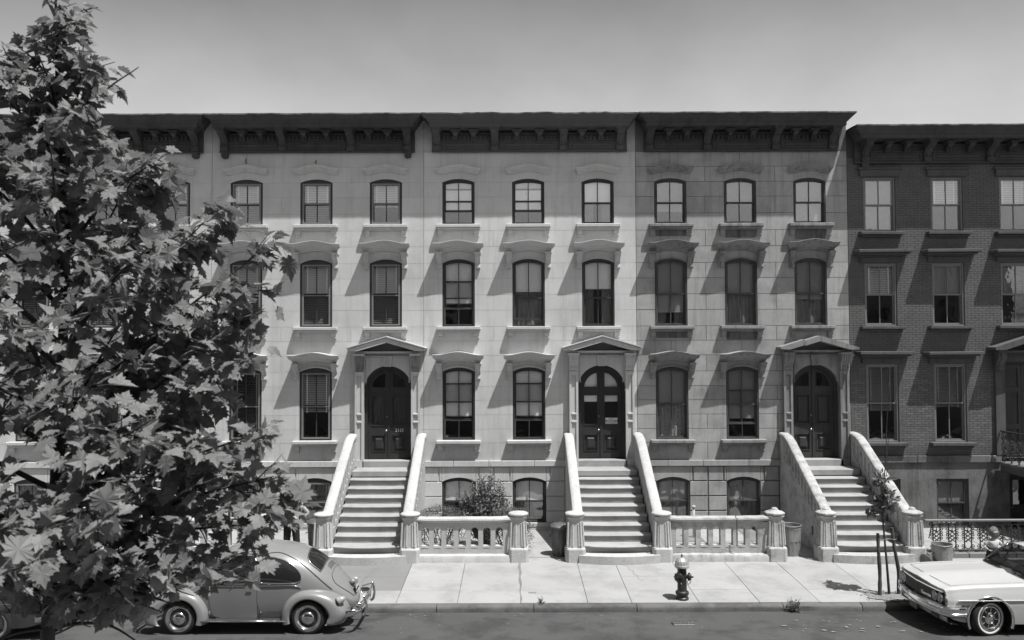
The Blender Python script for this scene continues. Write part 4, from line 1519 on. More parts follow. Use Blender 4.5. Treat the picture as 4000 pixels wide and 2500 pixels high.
# gate post and gate with an arched top
G = thing('iron_gate', 'black iron gate with curved top rail beside the scrolled railing', 'gate', (13.5, 20.45, Z0))
B(MB().cbox(13.03, 13.11, 20.41, 20.50, Z0, 1.14, .01), 'gate_post', M['iron'], G)
B(MB().lathe([(.001, 1.27), (.03, 1.255), (.042, 1.22), (.03, 1.185), (.02, 1.17), (.05, 1.15), (.05, 1.141)], 10, 'z', (13.07, 20.455, 0)), 'finial', M['iron'], G, smooth=True)
rail = smoothpath([(13.11, y, 1.06), (13.25, y, 1.07), (13.4, y, 1.16), (13.65, y, 1.24), (13.9, y, 1.16), (14.05, y, 1.07), (14.2, y, 1.06)], 4)
B(MB().tube(rail, .025, 6), 'gate_rail', M['iron_rail'], G)
gm = MB()
for q in range(4):
    xx = 13.16 + q * .28
    for s in (-1, 1):
        gm.tube([(xx, y, zb + (.05 if s > 0 else .85)), (xx + .28, y, zb + (.85 if s > 0 else .05))], .011, 5)
        gm.tube([(xx, y, zb + (.05 if s > 0 else .45)), (xx + .28, y, zb + (.45 if s > 0 else .05))], .011, 5)
    gm.tube([(xx, y, zb - .06), (xx, y, 1.06)], .012, 5)
gm.tube([(13.1, y, zb), (14.2, y, zb)], .014, 5)
B(gm, 'lattice', M['iron'], G)
B(MB().cbox(14.2, 14.28, 20.41, 20.50, Z0, 1.14, .01), 'gate_post', M['iron'], G)
# high landing with its own iron rail
S4 = thing('iron_railed_stoop', 'dark stone stoop with black iron handrail at the brick house door', 'stoop', (14.8, 22.4, Z0))
la = MB()
prof = [(13.86, 1.86), (13.86, 2.03), (15.6, 2.03), (15.6, .2), (15.45, .2), (15.45, 1.25), (15.35, 1.5), (15.1, 1.68), (14.75, 1.74), (14.35, 1.70), (14.1, 1.78), (13.98, 1.84)]
la.prism(prof, None, 22.30, FY - .085)
B(la, 'landing', M['trim_dark'], S4, label='dark stone landing slab carried on a curved underside')
B(MB().cbox(13.82, 15.62, 22.22, FY - .08, 2.033, 2.12, .02), 'landing_slab', M['stucco_dark'], S4)
for k in range(9):
    z1 = 1.93 - k * .183
    ya = 22.22 - .31 * (k + 1)
    B(MB().cbox(14.0, 15.5, ya, ya + .36, z1 - .17, z1, .015), 'step', M['stucco_dark'], S4)
B(MB().prism([(22.29, .2), (22.29, 1.84), (22.1, 1.83), (19.6, .32), (19.6, .2)], None, 13.9, 14.0, 'x'), 'string_wall', M['trim_dark'], S4)
pts = [(13.88, FY - .1, 2.98), (13.88, 22.45, 2.98), (13.88, 22.2, 2.90), (13.88, 19.7, 1.30)]
B(MB().tube(pts, .025, 6), 'handrail', M['iron'], S4)
for k in range(11):
    yy = FY - .25 - k * .34
    bt = 2.13 if yy > 22.25 else 2.13 - (22.25 - yy) * .6
    tp = 2.97 if yy > 22.4 else 2.95 - (22.4 - yy) * .62
    q = MB()
    n = 14
    for s in (0, pi):
        q.tube([(13.88 + .055 * sin(t / n * 3 * pi + s), yy + .035 * cos(t / n * 3 * pi + s), lerp(bt, tp, t / n)) for t in range(n + 1)], .013, 5)
    for zf in (.18, .42, .55, .78):
        zz = lerp(bt, tp, zf)
        q.tube([(13.88 + .075 * cos(t), yy, zz + .055 * sin(t)) for t in [2 * pi * u / 8 for u in range(9)]], .012, 5)
    q.tube([(13.88, yy, bt), (13.88, yy, tp)], .011, 5)
    B(q, 'iron_baluster', M['iron'], S4)

# ---------------------------------------------------------------- fire hydrant
hx, hy = (2664 - 2000) / 187.5, 17.45
g = gz(hy)
HY = thing('fire_hydrant', 'black fire hydrant with a silver domed cap standing near the kerb', 'hydrant', (hx, hy, g))
body = [(.135, 0), (.135, .035), (.115, .055), (.115, .09), (.135, .10), (.14, .13), (.135, .155), (.105, .175), (.098, .2), (.093, .62), (.098, .65), (.10, .66)]
B(MB().lathe(body, 28, 'z', (hx, hy, g)), 'barrel', M['hydrant_black'], HY, angle=35)
cap = [(.12, .655), (.148, .66), (.152, .69), (.145, .71), (.135, .715), (.132, .745), (.12, .79), (.095, .83), (.055, .855), (.03, .862), (.03, .87), (.0, .872)]
B(MB().lathe(cap, 28, 'z', (hx, hy, g)), 'bonnet', M['hydrant_silver'], HY, angle=40)
for k in range(14):
    a = 2 * pi * k / 14
    q = MB().tube([(hx + .137 * cos(a), hy + .137 * sin(a), g + .725), (hx + .122 * cos(a), hy + .122 * sin(a), g + .79), (hx + .075 * cos(a), hy + .075 * sin(a), g + .848)], .009, 5)
    B(q, 'bonnet_rib', M['hydrant_silver'], HY)
B(MB().lathe([(.02, .87), (.018, .925), (.0, .927)], 5, 'z', (hx, hy, g)), 'operating_nut', M['dark_steel'], HY)
def nozzle(ang, r, name, zc):
    q = MB().lathe([(r * .62, .07), (r * .62, .115), (r * .95, .118), (r, .13), (r, .165), (r * .86, .18), (r * .5, .19), (r * .42, .195), (r * .26, .20), (r * .26, .235), (0, .237)], 22, 'x')
    for k in range(10):
        a = 2 * pi * k / 10
        q.box(.125, .165, r * cos(a) * 1.03 - .008, r * cos(a) * 1.03 + .008, r * sin(a) * 1.03 - .008, r * sin(a) * 1.03 + .008)
    q.xform(Matrix.Translation((hx, hy, g + zc)) @ Matrix.Rotation(ang, 4, 'Z'))
    B(q, name, M['hydrant_black'], HY, angle=35)
nozzle(radians(-128), .098, 'pumper_cap', .475)
nozzle(radians(-18), .07, 'hose_cap', .47)
cpts = [(hx + .17, hy - .10, g + .44), (hx + .15, hy - .10, g + .36), (hx + .11, hy - .10, g + .33), (hx + .09, hy - .07, g + .40)]
B(MB().tube(smoothpath(cpts, 4), .007, 5), 'cap_chain', M['dark_steel'], HY)
for dx, dz, ww, hh in ((-.02, .25, .02, .09), (.035, .22, .045, .03), (-.035, .34, .02, .03)):
    a = -pi / 2 + dx / .1
    q = MB()
    q.add([(hx + .0965 * cos(a + s_ * ww / .19), hy + .0965 * sin(a + s_ * ww / .19), g + dz + e_ * hh / 2) for s_, e_ in ((-1, -1), (1, -1), (1, 1), (-1, 1))], [(0, 1, 2, 3)])
    B(q, 'painted_mark', M['lettering_white'], HY)

# ---------------------------------------------------------------- dustbins
def bin_(x, y, z, label, m, lid=None, dent=0.0, h=.72, r=.25, group='metal dustbins'):
    T = thing('dustbin', label, 'trash can', (x, y, z), group)
    n = 48
    rows = []
    for t, f in ((0, .82), (.03, .80), (.05, .82), (.10, .83), (.12, .835), (.5, .91), (.86, .975), (.885, 1.0), (.93, 1.0), (.95, .985), (.975, 1.0), (1.0, 1.03), (1.0, .985)):
        row = []
        for k in range(n):
            a = 2 * pi * k / n
            rib = .012 * (1 if k % 4 < 2 else -1) if .09 < t < .87 else 0
            dz = dent * cos(a * 2 + .8) * max(0, t - .6)
            rr = r * f + rib * .7 + dent * .4 * sin(2 * a) * t
            row.append((x + rr * cos(a), y + rr * sin(a), z + t * h + dz))
        rows.append(row)
    rows.append([(x + (p[0] - x) * .97, y + (p[1] - y) * .97, z + h * .5) for p in rows[-1]])
    rows.append([(x + .001 * cos(2 * pi * k / n), y + .001 * sin(2 * pi * k / n), z + h * .48) for k in range(n)])
    B(MB().grid(rows, cv=True, cap0=True), 'can_body', m, T, angle=40)
    rim = MB()
    rim.tube([(x + (r * 1.02 + dent * .4 * sin(2 * a)) * cos(a), y + (r * 1.02 + dent * .4 * sin(2 * a)) * sin(a), z + h + dent * .4 * cos(a * 2 + .8)) for a in [2 * pi * k / 32 for k in range(33)]], .011, 6, caps=False)
    B(rim, 'can_rim', m, T, smooth=True)
    for s in (-1, 1):
        q = MB().tube([(x + s * r * .97, y - .07, z + h * .72), (x + s * (r + .04), y - .06, z + h * .68), (x + s * (r + .04), y + .06, z + h * .68), (x + s * r * .97, y + .07, z + h * .72)], .008, 5)
        B(q, 'can_handle', M['dark_steel'], T)
    if lid:
        tilt = lid
        q = MB().lathe([(r * 1.07, -.035), (r * 1.09, 0), (r * 1.04, .012), (r * .8, .045), (r * .4, .075), (.0, .085)], 32, 'z')
        q.xform(Matrix.Translation((x, y, z + h + .035)) @ Matrix.Rotation(tilt, 4, 'X') @ Matrix.Rotation(tilt * .6, 4, 'Y'))
        L = B(q, 'can_lid', m, T, angle=50)
        q = MB().tube(smoothpath([(-.07, 0, .06), (-.06, 0, .12), (0, 0, .135), (.06, 0, .12), (.07, 0, .06)], 3), .009, 5)
        q.xform(Matrix.Translation((x, y, z + h + .04)) @ Matrix.Rotation(tilt, 4, 'X'))
        B(q, 'lid_handle', m, L)
    return T
bin_(-4.92, 20.95, Z0, 'dark lidded dustbin with ribs beside the man in dark trousers', M['galv_dark'], lid=.05, h=.78, r=.24)
bin_(1.19, 20.75, Z0, 'lidded metal dustbin half behind the stoop post, past the smooth balustrade', M['galv_dark'], lid=.04, h=.70, r=.24)
bin_(6.92, 20.72, Z0, 'open fluted metal dustbin between the chipped balustrade and the worn stoop', M['galv'], h=.74, r=.25)
bin_(9.90, 19.2, gz(19.2), 'open dented metal dustbin with bent rim in front of the iron railing', M['galv'], dent=.014, h=.65, r=.225)
# lid leaning by the last bin
q = MB().lathe([(.20, -.03), (.215, 0), (.19, .012), (.15, .03), (.08, .05), (.0, .055)], 28, 'x')
q.xform(Matrix.Translation((9.60, 19.28, gz(19.3) + .20)) @ Matrix.Rotation(radians(20), 4, 'Z') @ Matrix.Rotation(radians(-16), 4, 'Y'))
lid = q.build('loose_dustbin_cover', M['galv_dark'], angle=50)
tag(lid, 'loose round dustbin lid leaning against the post of the worn stoop', 'lid')

# ---------------------------------------------------------------- small yard and street things
V = thing('vent_pipe', 'thin white capped pipe standing in the yard behind the chipped balustrade', 'pipe', (4.92, 22.6, Z0))
B(MB().tube([(4.92, 22.6, Z0), (4.92, 22.6, 1.05)], .034, 10), 'pipe', M['stoop_white'], V, smooth=True)
B(MB().lathe([(.0, 1.10), (.05, 1.085), (.06, 1.05), (.045, 1.03)], 12, 'z', (4.92, 22.6, 0)), 'cap', M['stoop_white'], V, smooth=True)
# valve box lid in the road
vb = thing('valve_cover', 'rectangular iron cover with worn lettering set in the road', 'cover', (3.32, 16.15, .058))
B(MB().cbox(3.08, 3.50, 16.02, 16.24, .03, .086, .008), 'cover_plate', M['dark_steel'], vb)
t = text_mb('WATER', .13)
t.v = [(v[0] + 3.29, 16.13 + v[2], .088 - v[1]) for v in t.v]
for k in range(6):
    t.box(3.12 + k * .06, 3.15 + k * .06, 16.035, 16.065, .084, .090)
B(t, 'raised_lettering', M['frame_light'], vb)
# drain cover in the pavement joint
dc = tag(B(MB().cbox(.33, .50, 17.83, 17.91, gz(17.9) - .01, gz(17.9) + .006, .003), 'drain_cover', M['concrete_new'], None), 'small grey cover set flush in the pale pavement', 'cover')
# dark crack along the joint
ck = MB()
rows = []
for i in range(16):
    t = i / 15
    yy = lerp(17.25, 20.1, t)
    wdt = (.018 + .014 * abs(sin(i * 2.1))) * (1 if t > .35 else .55)
    xx = .165 + .012 * sin(i * 1.3)
    rows.append([(xx - wdt, yy, gz(yy) + .004), (xx + wdt, yy, gz(yy) + .004)])
ck.grid(rows)
B(ck, 'tar_joint', M['joint_dark'], pave)

# hairline cracks wandering over the slabs, and tar seams in the road
for k, (x, y0_, y1_, lean) in enumerate(((2.9, 18.6, 20.0, -.25), (-3.4, 18.6, 19.7, .2))):
    q = MB()
    rows = []
    for i in range(15):
        t = i / 14
        yy = lerp(y0_, y1_, t)
        xx = x + lean * t + .035 * sin(i * 1.9 + k) + rnd(-.015, .015)
        wd = .003 + .003 * abs(sin(i * 1.3))
        rows.append([(xx - wd, yy, gz(yy) + .005), (xx + wd, yy, gz(yy) + .005)])
    q.grid(rows)
    B(q, 'crack', M['joint_dark'], pave)
# ---------------------------------------------------------------- plants
def leaf_quad(mb, p, nrm, tip, L, W):
    """small folded leaf of four triangles"""
    side = nrm.cross(tip).normalized()
    a = p
    b = p + tip * L * .5 + side * W * .5 + nrm * .15 * W
    c = p + tip * L - nrm * .15 * L
    d = p + tip * L * .5 - side * W * .5 + nrm * .15 * W
    e = p + tip * L * .5
    mb.add([a, b, c, d, e], [(0, 1, 4), (1, 2, 4), (2, 3, 4), (3, 0, 4)])
def rvec():
    while True:
        v = Vector((rnd(-1, 1), rnd(-1, 1), rnd(-1, 1)))
        if .05 < v.length < 1:
            return v.normalized()

def bush(x, y, z, label, name, cat, rx, ry, h, nst, nleaf, L, m, loose, lean=.0):
    T = thing(name, label, cat, (x, y, z))
    st = MB()
    lf = MB()
    for k in range(nst):
        a = 2 * pi * k / nst + rnd(-.3, .3)
        r = sqrt(rnd(.02, 1))
        top = Vector((x + rx * r * cos(a) + lean * r, y + ry * r * sin(a), z + h * (1 - .45 * r * r) * rnd(.75, 1.05)))
        base = Vector((x + rnd(-.08, .08), y + rnd(-.06, .06), z))
        mid = base.lerp(top, .5) + Vector((0, 0, .15 * h * (1 - r))) - Vector((cos(a), sin(a), 0)) * .0
        pts = smoothpath([base, mid, top], 5)
        st.tube(pts, [lerp(.014, .004, i / (len(pts) - 1)) for i in range(len(pts))], 5)
        for i in range(nleaf):
            t = rnd(.28, 1.02) if loose else rnd(.3, 1.0)
            q = Vector(pts[min(int(t * (len(pts) - 1)), len(pts) - 1)])
            p = q + rvec() * rnd(.02, .13 if loose else .1)
            n_ = (rvec() + Vector((0, -.3, .9))).normalized()
            tp = (rvec() + (p - Vector((x, y, z + h * .4))).normalized() * .6).normalized()
            leaf_quad(lf, p, n_, tp, L * rnd(.7, 1.25), L * rnd(.4, .6))
    B(st, 'stems', M['bark'], T)
    B(lf, 'foliage', m, T, kind='stuff')
    return T
random.seed(61)
bush(-.72, 21.6, Z0, 'loose twiggy bush growing before the basement windows', 'garden_bush', 'bush', .74, .55, 1.95, 64, 105, .08, M['leaf_bush'], True)
def clipped(x, y, z, rx, ry, h, label):
    T = thing('clipped_hedge', label, 'hedge', (x, y, z), 'low clipped hedges behind the smooth balustrade')
    lf = MB()
    st = MB()
    for k in range(9):
        a = 2 * pi * k / 9
        st.tube([(x + .1 * cos(a), y + .1 * sin(a), z), (x + rx * .6 * cos(a), y + ry * .6 * sin(a), z + h * .7)], .012, 5)
        st.tube([(x + rx * .5 * cos(a), y + ry * .5 * sin(a), z), (x + rx * .8 * cos(a + .5), y + ry * .8 * sin(a + .5), z + h * .6)], .010, 5)
    for k in range(5200):
        d = rvec()
        if d.z < -.15:
            d.z = -d.z
        f = rnd(.82, 1.02) if random.random() < .85 else rnd(.5, .85)
        bump = 1 + .05 * sin(d.x * 9) * sin(d.y * 7 + d.z * 5)
        ex = Vector((d.x * rx * f * bump, d.y * ry * f * bump, abs(d.z) ** .75 * h * .62 * f * bump + h * .38 - (0.12 if d.z < .1 else 0)))
        p = Vector((x, y, z)) + ex
        if k % 2 and d.z < .75:
            p.z = z + rnd(.04, .62) * h
        leaf_quad(lf, p, (d + rvec() * .6).normalized(), rvec(), rnd(.025, .045), rnd(.016, .026))
    B(st, 'stems', M['bark'], T)
    B(lf, 'foliage', M['leaf_hedge'], T, kind='stuff')
clipped(-1.85, 21.15, Z0, .74, .42, 1.18, 'rounded clipped hedge next to the stoop numbered 2125')
clipped(-.12, 21.1, Z0, .66, .42, 1.14, 'rounded clipped hedge next to the balustrade end post')

# young street tree with two stakes
random.seed(71)
sx, sy = (3460 - 2000) / 184.0, 17.62
sg = gz(sy)
SP = thing('sapling', 'thin staked young tree with one tuft of leaves and a bare leader', 'young tree', (sx, sy, sg))
tr = smoothpath([(sx + .02, sy, sg - .05), (sx - .02, sy, sg + .6), (sx - .06, sy, sg + 1.15), (sx - .10, sy, sg + 1.75), (sx - .07, sy + .02, sg + 2.2), (sx + .0, sy, sg + 2.9), (sx + .02, sy, sg + 3.5), (sx + .10, sy, sg + 4.55)], 5)
nt = len(tr)
B(MB().tube(tr, [lerp(.033, .005, (i / (nt - 1)) ** .7) for i in range(nt)], 8), 'trunk', M['bark'], SP, smooth=True)
tw = MB()
for zz, dx, dz in ((2.75, .16, .14), (2.85, -.10, .22), (2.55, .14, .04), (2.65, .05, .2), (3.15, .08, .18), (2.95, -.08, .16), (3.3, .06, .14)):
    tw.tube([(sx + .0 + (zz - 2.6) * .06, sy, sg + zz - .15), (sx + dx, sy + rnd(-.06, .06), sg + zz + dz)], [.008, .003], 5)
lf = MB()
for k in range(26):
    a = rnd(0, 2 * pi)
    t = rnd(1.55, 2.5)
    base = Vector((sx - .085, sy, sg + t))
    tip = base + Vector((cos(a) * rnd(.12, .30), sin(a) * rnd(.1, .28), rnd(-.05, .28)))
    tw.tube([base, tip], [.007, .003], 4)
    for q in range(17):
        p = base.lerp(tip, rnd(.4, 1.05)) + rvec() * .05
        leaf_quad(lf, p, (rvec() + Vector((0, -.2, .9))).normalized(), (rvec() + (tip - base).normalized() * .8).normalized(), rnd(.09, .16), rnd(.06, .10))
B(tw, 'twigs', M['bark'], SP)
B(lf, 'foliage', M['leaf_bush'], SP, kind='stuff')
for (px_, lab, h, ben) in ((3424, 'rough wooden stake nearest the hydrant, beside the sapling', 1.30, .0), (3497, 'rough wooden stake between the sapling and the white car', 1.42, -.13)):
    x = (px_ - 2000) / 184.0
    T = smoothpath([(x, sy - .02, sg - .1), (x + .02, sy, sg + h * .35), (x + ben * .45, sy, sg + h * .7), (x + ben * .75, sy + .02, sg + h)], 5)
    s_ = MB().tube(T, [  .040 + rnd(-.004, .005) - .006 * i / len(T) for i in range(len(T))], 9)
    tag(B(s_, 'wooden_stake', M['wood_stake'], None, smooth=True, angle=50), lab, 'stake', 'stakes propping the sapling')
wr = MB().tube(smoothpath([(sx - .10, sy - .05, sg + 1.18), (sx - .02, sy - .06, sg + 1.20), (sx + .14, sy - .04, sg + 1.18), (sx + .18, sy, sg + 1.18)], 4), .006, 5)
tag(B(wr, 'tie_wire', M['galv'], None), 'loop of wire tying the sapling to its stake', 'wire')
# bare soil of the tree pit
dm = MB()
rows = []
for i in range(13):
    rr = i / 12
    rows.append([(sx + .12 + .62 * rr * cos(2 * pi * k / 28) * (1 + .12 * sin(k * 1.7)), sy - .05 + .34 * rr * sin(2 * pi * k / 28) * (1 + .1 * sin(k * 2.3)), gz(sy) + .006 + .03 * (1 - rr) ** 2 + (rnd(0, .014) if rr < .95 else 0)) for k in range(28)])
dm.grid(rows, cv=True)
tag(B(dm, 'tree_pit_soil', M['dirt'], None, smooth=True), 'bare crumbly soil around the sapling and stakes', None, kind='stuff')
cl = MB()
for k in range(160):
    a, rr = rnd(0, 2 * pi), sqrt(rnd(0, 1))
    p = Vector((sx + .12 + .85 * rr * cos(a), sy - .1 + .42 * rr * sin(a), gz(sy) + .012))
    leaf_quad(cl, p, (rvec() * .5 + Vector((0, 0, 1))).normalized(), (rvec()).normalized(), rnd(.02, .06), rnd(.015, .04))
tag(B(cl, 'fallen_leaves', M['bark'], None), 'dry scraps of leaf on the soil of the tree pit', None, kind='stuff')

def weed(x, y, z, r, n, label):
    T = thing('weed', label, 'weed', (x, y, z))
    lf = MB()
    for k in range(n):
        a = rnd(0, 2 * pi)
        e = rnd(.15, 1.3)
        d = Vector((cos(a) * cos(e), sin(a) * cos(e), sin(e)))
        L = r * rnd(.5, 1.1)
        p = Vector((x, y, z))
        lf.tube([p, p + d * L * .6, p + d * L + Vector((0, 0, -.12 * L))], [.004, .003, .002], 4)
        for q in range(7):
            t = rnd(.3, 1)
            leaf_quad(lf, p + d * L * t, (rvec() + Vector((0, 0, .8))).normalized(), (d + rvec() * .7).normalized(), r * rnd(.12, .28), r * rnd(.06, .11))
    B(lf, 'foliage', M['leaf_bush'], T, kind='stuff')
weed((3092 - 2000) / 190, 17.04, .03, .24, 60, 'bushy weed sprouting from the kerb foot, between hydrant and sapling')
weed((2110 - 2000) / 189.5, 17.22, .13, .13, 24, 'small weed sprouting on the kerb edge in front of the stoop with the card')
gr = MB()
for k in range(420):
    x, yy = rnd(8.2, 9.7), 17.3 + abs(rnd(-.12, .25))
    p = Vector((x, yy, gz(yy)))
    d = Vector((rnd(-.4, .4), rnd(-.4, .4), 1)).normalized()
    leaf_quad(gr, p, Vector((0, -1, .2)), d, rnd(.03, .09), .012)
tag(B(gr, 'grass', M['leaf_bush'], None), 'thin grass tufts along the kerb edge by the white car', None, kind='stuff')
# litter: pale scraps on the road
lt = MB()
for k in range(70):
    if k < 40:
        x, yy = rnd(5.0, 9.2), rnd(15.5, 16.4)
    else:
        x, yy = rnd(-2.8, 5), rnd(15.5, 16.9)
    s_ = rnd(.008, .03) if k >= 40 else rnd(.015, .06)
    zz = .012 + (17.05 - yy) * .066
    a = rnd(0, 6)
    lt.add([(x + s_ * cos(a + t) * rnd(.6, 1.3), yy + .6 * s_ * sin(a + t), zz + rnd(0, .006)) for t in (0, 1.3, 2.4, 3.8, 5)], [(0, 1, 2, 3, 4)])
tag(B(lt, 'litter', M['patch_pale'], None), 'pale scraps and flecks scattered on the road', None, kind='stuff')

# ---------------------------------------------------------------- cars (local frame: x along the car, front towards -x, y across, z up)
def interp(tab, x):
    """smooth interpolation of a table of rows (x, a, b, ...)"""
    if x <= tab[0][0]:
        return list(tab[0][1:])
    if x >= tab[-1][0]:
        return list(tab[-1][1:])
    for i in range(len(tab) - 1):
        if tab[i][0] <= x <= tab[i + 1][0]:
            break
    p0, p1, p2, p3 = tab[max(i - 1, 0)], tab[i], tab[i + 1], tab[min(i + 2, len(tab) - 1)]
    h = p2[0] - p1[0]
    t = (x - p1[0]) / h
    out = []
    for k in range(1, len(p1)):
        m1 = (p2[k] - p0[k]) / max(p2[0] - p0[0], 1e-6) * h
        m2 = (p3[k] - p1[k]) / max(p3[0] - p1[0], 1e-6) * h
        d = p2[k] - p1[k]
        if d == 0 or m1 * d < 0:
            m1 = 0
        if d == 0 or m2 * d < 0:
            m2 = 0
        t2, t3 = t * t, t * t * t
        out.append((2 * t3 - 3 * t2 + 1) * p1[k] + (t3 - 2 * t2 + t) * m1 + (-2 * t3 + 3 * t2) * p2[k] + (t3 - t2) * m2)
    return out

def wheel(root, cx, cy, r, side, kind, steer=0.0, body=None):
    """wheel > tyre, rim, hubcap; side -1 faces the viewer"""
    W = Matrix.Translation((cx, cy, r)) @ Matrix.Rotation(steer, 4, 'Z')
    s = side
    def L(prof, n=40):
        q = MB().lathe([(a, b * s * 1.0) for a, b in prof], n, 'y', caps=False)
        q.xform(W)
        return q
    hw = .075 if kind == 'small' else .095
    rr = r * .64 if kind == 'small' else r * .565
    ty = [(rr, -hw * .8), (r * .86, -hw), (r * .97, -hw * .8), (r, -hw * .45), (r, hw * .45), (r * .97, hw * .8), (r * .86, hw), (r * .74, hw * 1.0), (rr, hw * .82)]
    T = L(ty).build('wheel', M['rubber'], root, angle=50)
    ww = [(r * .69, hw * .935), (r * .71, hw * 1.0), (r * .77, hw * 1.03), (r * .80, hw * 1.03), (r * .80, hw * .99)] if kind == 'big' else [(rr * .985, hw * .80), (rr * 1.02, hw * .99), (r * .76, hw * 1.02), (r * .765, hw * .98)]
    L(ww, 44).build('whitewall', M['whitewall'] if kind == 'big' else M['chrome'], T, smooth=True)
    if kind == 'small':
        L([(rr, hw * .85), (rr * .97, hw * .9), (rr * .90, hw * .72), (rr * .82, hw * .55), (rr * .80, hw * .2)]).build('rim', M['chrome'], T, angle=50)
        L([(rr * .81, hw * .2), (rr * .78, hw * .45), (rr * .60, hw * .55), (rr * .40, hw * .5), (0, hw * .5)]).build('wheel_disc', M['dark_steel'], T, angle=50)
        L([(rr * .60, hw * .55), (rr * .62, hw * .66), (rr * .55, hw * .98), (rr * .38, hw * 1.25), (rr * .18, hw * 1.36), (0, hw * 1.38)]).build('hubcap', M['chrome'], T, smooth=True)
        e = MB()
        yv = s * hw * 1.40
        e.tube([(.032 * cos(t), yv, .032 * sin(t)) for t in [2 * pi * k / 20 for k in range(21)]], .003, 4, caps=False)
        e.tube([(-.013, yv, .026), (0, yv, .004), (.013, yv, .026)], .003, 4)
        e.tube([(-.024, yv, .016), (-.012, yv, -.024), (0, yv, -.002), (.012, yv, -.024), (.024, yv, .016)], .003, 4)
        e.xform(W)
        e.build('hub_emblem', M['dark_steel'], T)
    else:
        L([(r * .69, hw * .95), (rr * 1.16, hw * .86), (rr * 1.1, hw * .98), (rr * 1.02, hw * .98), (rr * .98, hw * .8)], 44).build('trim_ring', M['chrome'], T, angle=40)
        L([(rr * .99, hw * .82), (rr * .9, hw * .62), (rr * .62, hw * .55), (rr * .55, hw * .62), (0, hw * .62)], 44).build('wheel_cover', M['dark_steel'], T, angle=40)
        L([(rr * .56, hw * .6), (rr * .54, hw * .85), (rr * .46, hw * .95), (rr * .40, hw * .80), (rr * .36, hw * .80), (rr * .33, hw * 1.05), (rr * .22, hw * 1.15), (0, hw * 1.17)], 36).build('hubcap', M['chrome'], T, angle=40)
        for k in range(8):
            a = 2 * pi * k / 8 + .2
            q = MB().cbox(rr * .60, rr * .93, -.006, .006, -.010, .010, .003)
            q.xform(W @ Matrix.Translation((0, s * hw * .70, 0)) @ Matrix.Rotation(a, 4, 'Y'))
            q.build('wheel_rib', M['chrome'], T)
    return T

# ---- small rounded two-door saloon
random.seed(81)
ZS = 1.055
BT = [  # x, z bottom, z belt, z top, half width bottom, half width belt, exponent
    (-1.80, .46, .53, .62, .10, .13, 2.0), (-1.74, .36, .54, .72, .28, .31, 2.1), (-1.62, .30, .57, .83, .38, .41, 2.2), (-1.40, .27, .61, .93, .46, .49, 2.2),
    (-1.15, .25, .66, 1.00, .53, .56, 2.2), (-.95, .25, .72, 1.045, .58, .61, 2.3), (-.80, .25, .80, 1.08, .61, .65, 2.4), (-.68, .25, .85, 1.19, .62, .665, 2.4),
    (-.52, .25, .87, 1.37, .63, .68, 2.4), (-.38, .25, .88, 1.455, .63, .69, 2.45), (-.15, .25, .88, 1.495, .64, .70, 2.5), (.12, .25, .88, 1.505, .64, .70, 2.5),
    (.42, .25, .87, 1.485, .63, .695, 2.45), (.70, .25, .85, 1.45, .61, .68, 2.35), (.95, .25, .80, 1.365, .57, .645, 2.25), (1.15, .26, .74, 1.245, .53, .60, 2.2),
    (1.35, .27, .67, 1.07, .48, .54, 2.15), (1.52, .29, .59, .885, .42, .47, 2.1), (1.66, .31, .52, .715, .34, .39, 2.1), (1.76, .34, .46, .57, .24, .28, 2.0), (1.81, .39, .43, .46, .10, .12, 2.0)]
def bp(x):
    x = x if x < .3 else .3 + (x - .3) / 1.146     # drawn-out tail
    v = interp(BT, x)
    return [v[0] * ZS, v[1] * ZS, v[2] * ZS] + v[3:]
def bsec(x, n=14):
    zb, zl, zt, wb, wl, e = bp(x)
    pts = [(0, zb), (wb * .6, zb), (wb * .97, zb + .01)]
    for k in range(1, 4):
        t = k / 4
        pts.append((lerp(wb, wl, t) + .012 * sin(pi * t), lerp(zb + .02, zl, t)))
    for k in range(n + 1):
        a = pi / 2 * k / n
        pts.append((wl * abs(cos(a)) ** (2 / e), zl + (zt - zl) * sin(a) ** (2 / e)))
    return pts
def bwy(x, z):
    zb, zl, zt, wb, wl, e = bp(x)
    if z <= zl:
        t = max(0, min(1, (z - zb) / (zl - zb)))
        return lerp(wb, wl, t) + .012 * sin(pi * t)
    s_ = min(1, (z - zl) / (zt - zl))
    sa = s_ ** (e / 2)
    return wl * sqrt(max(0, 1 - sa * sa)) ** (2 / e)
def btop(x, y):
    zb, zl, zt, wb, wl, e = bp(x)
    c = min(1, abs(y) / wl) ** (e / 2)
    return zl + (zt - zl) * sqrt(max(0, 1 - c * c)) ** (2 / e)
VW = thing('rounded_car', 'small rounded grey two-door saloon parked at the kerb behind the tree', 'car', (-5.02, 16.25, .075))
rows = []
for i in range(91):
    x = lerp(-1.80, 2.028, i / 90)
    h = bsec(x)
    rows.append([(x, -a, b) for a, b in h] + [(x, a, b) for a, b in reversed(h[:-1])][:-1])
MB().grid(rows, cv=True, cap0=True, cap1=True).build('body', M['car_grey'], VW, smooth=True)
def patch_side(x0, x1, fz0, fz1, off, nx=20, nz=8, sgn=-1, th=True):
    rows = []
    for i in range(nx + 1):
        x = lerp(x0, x1, i / nx)
        r = []
        for j in range(nz + 1):
            z = lerp(fz0(x), fz1(x), j / nz)
            r.append((x, sgn * (bwy(x, z) + off), z))
        rows.append(r)
    return MB().grid(rows)
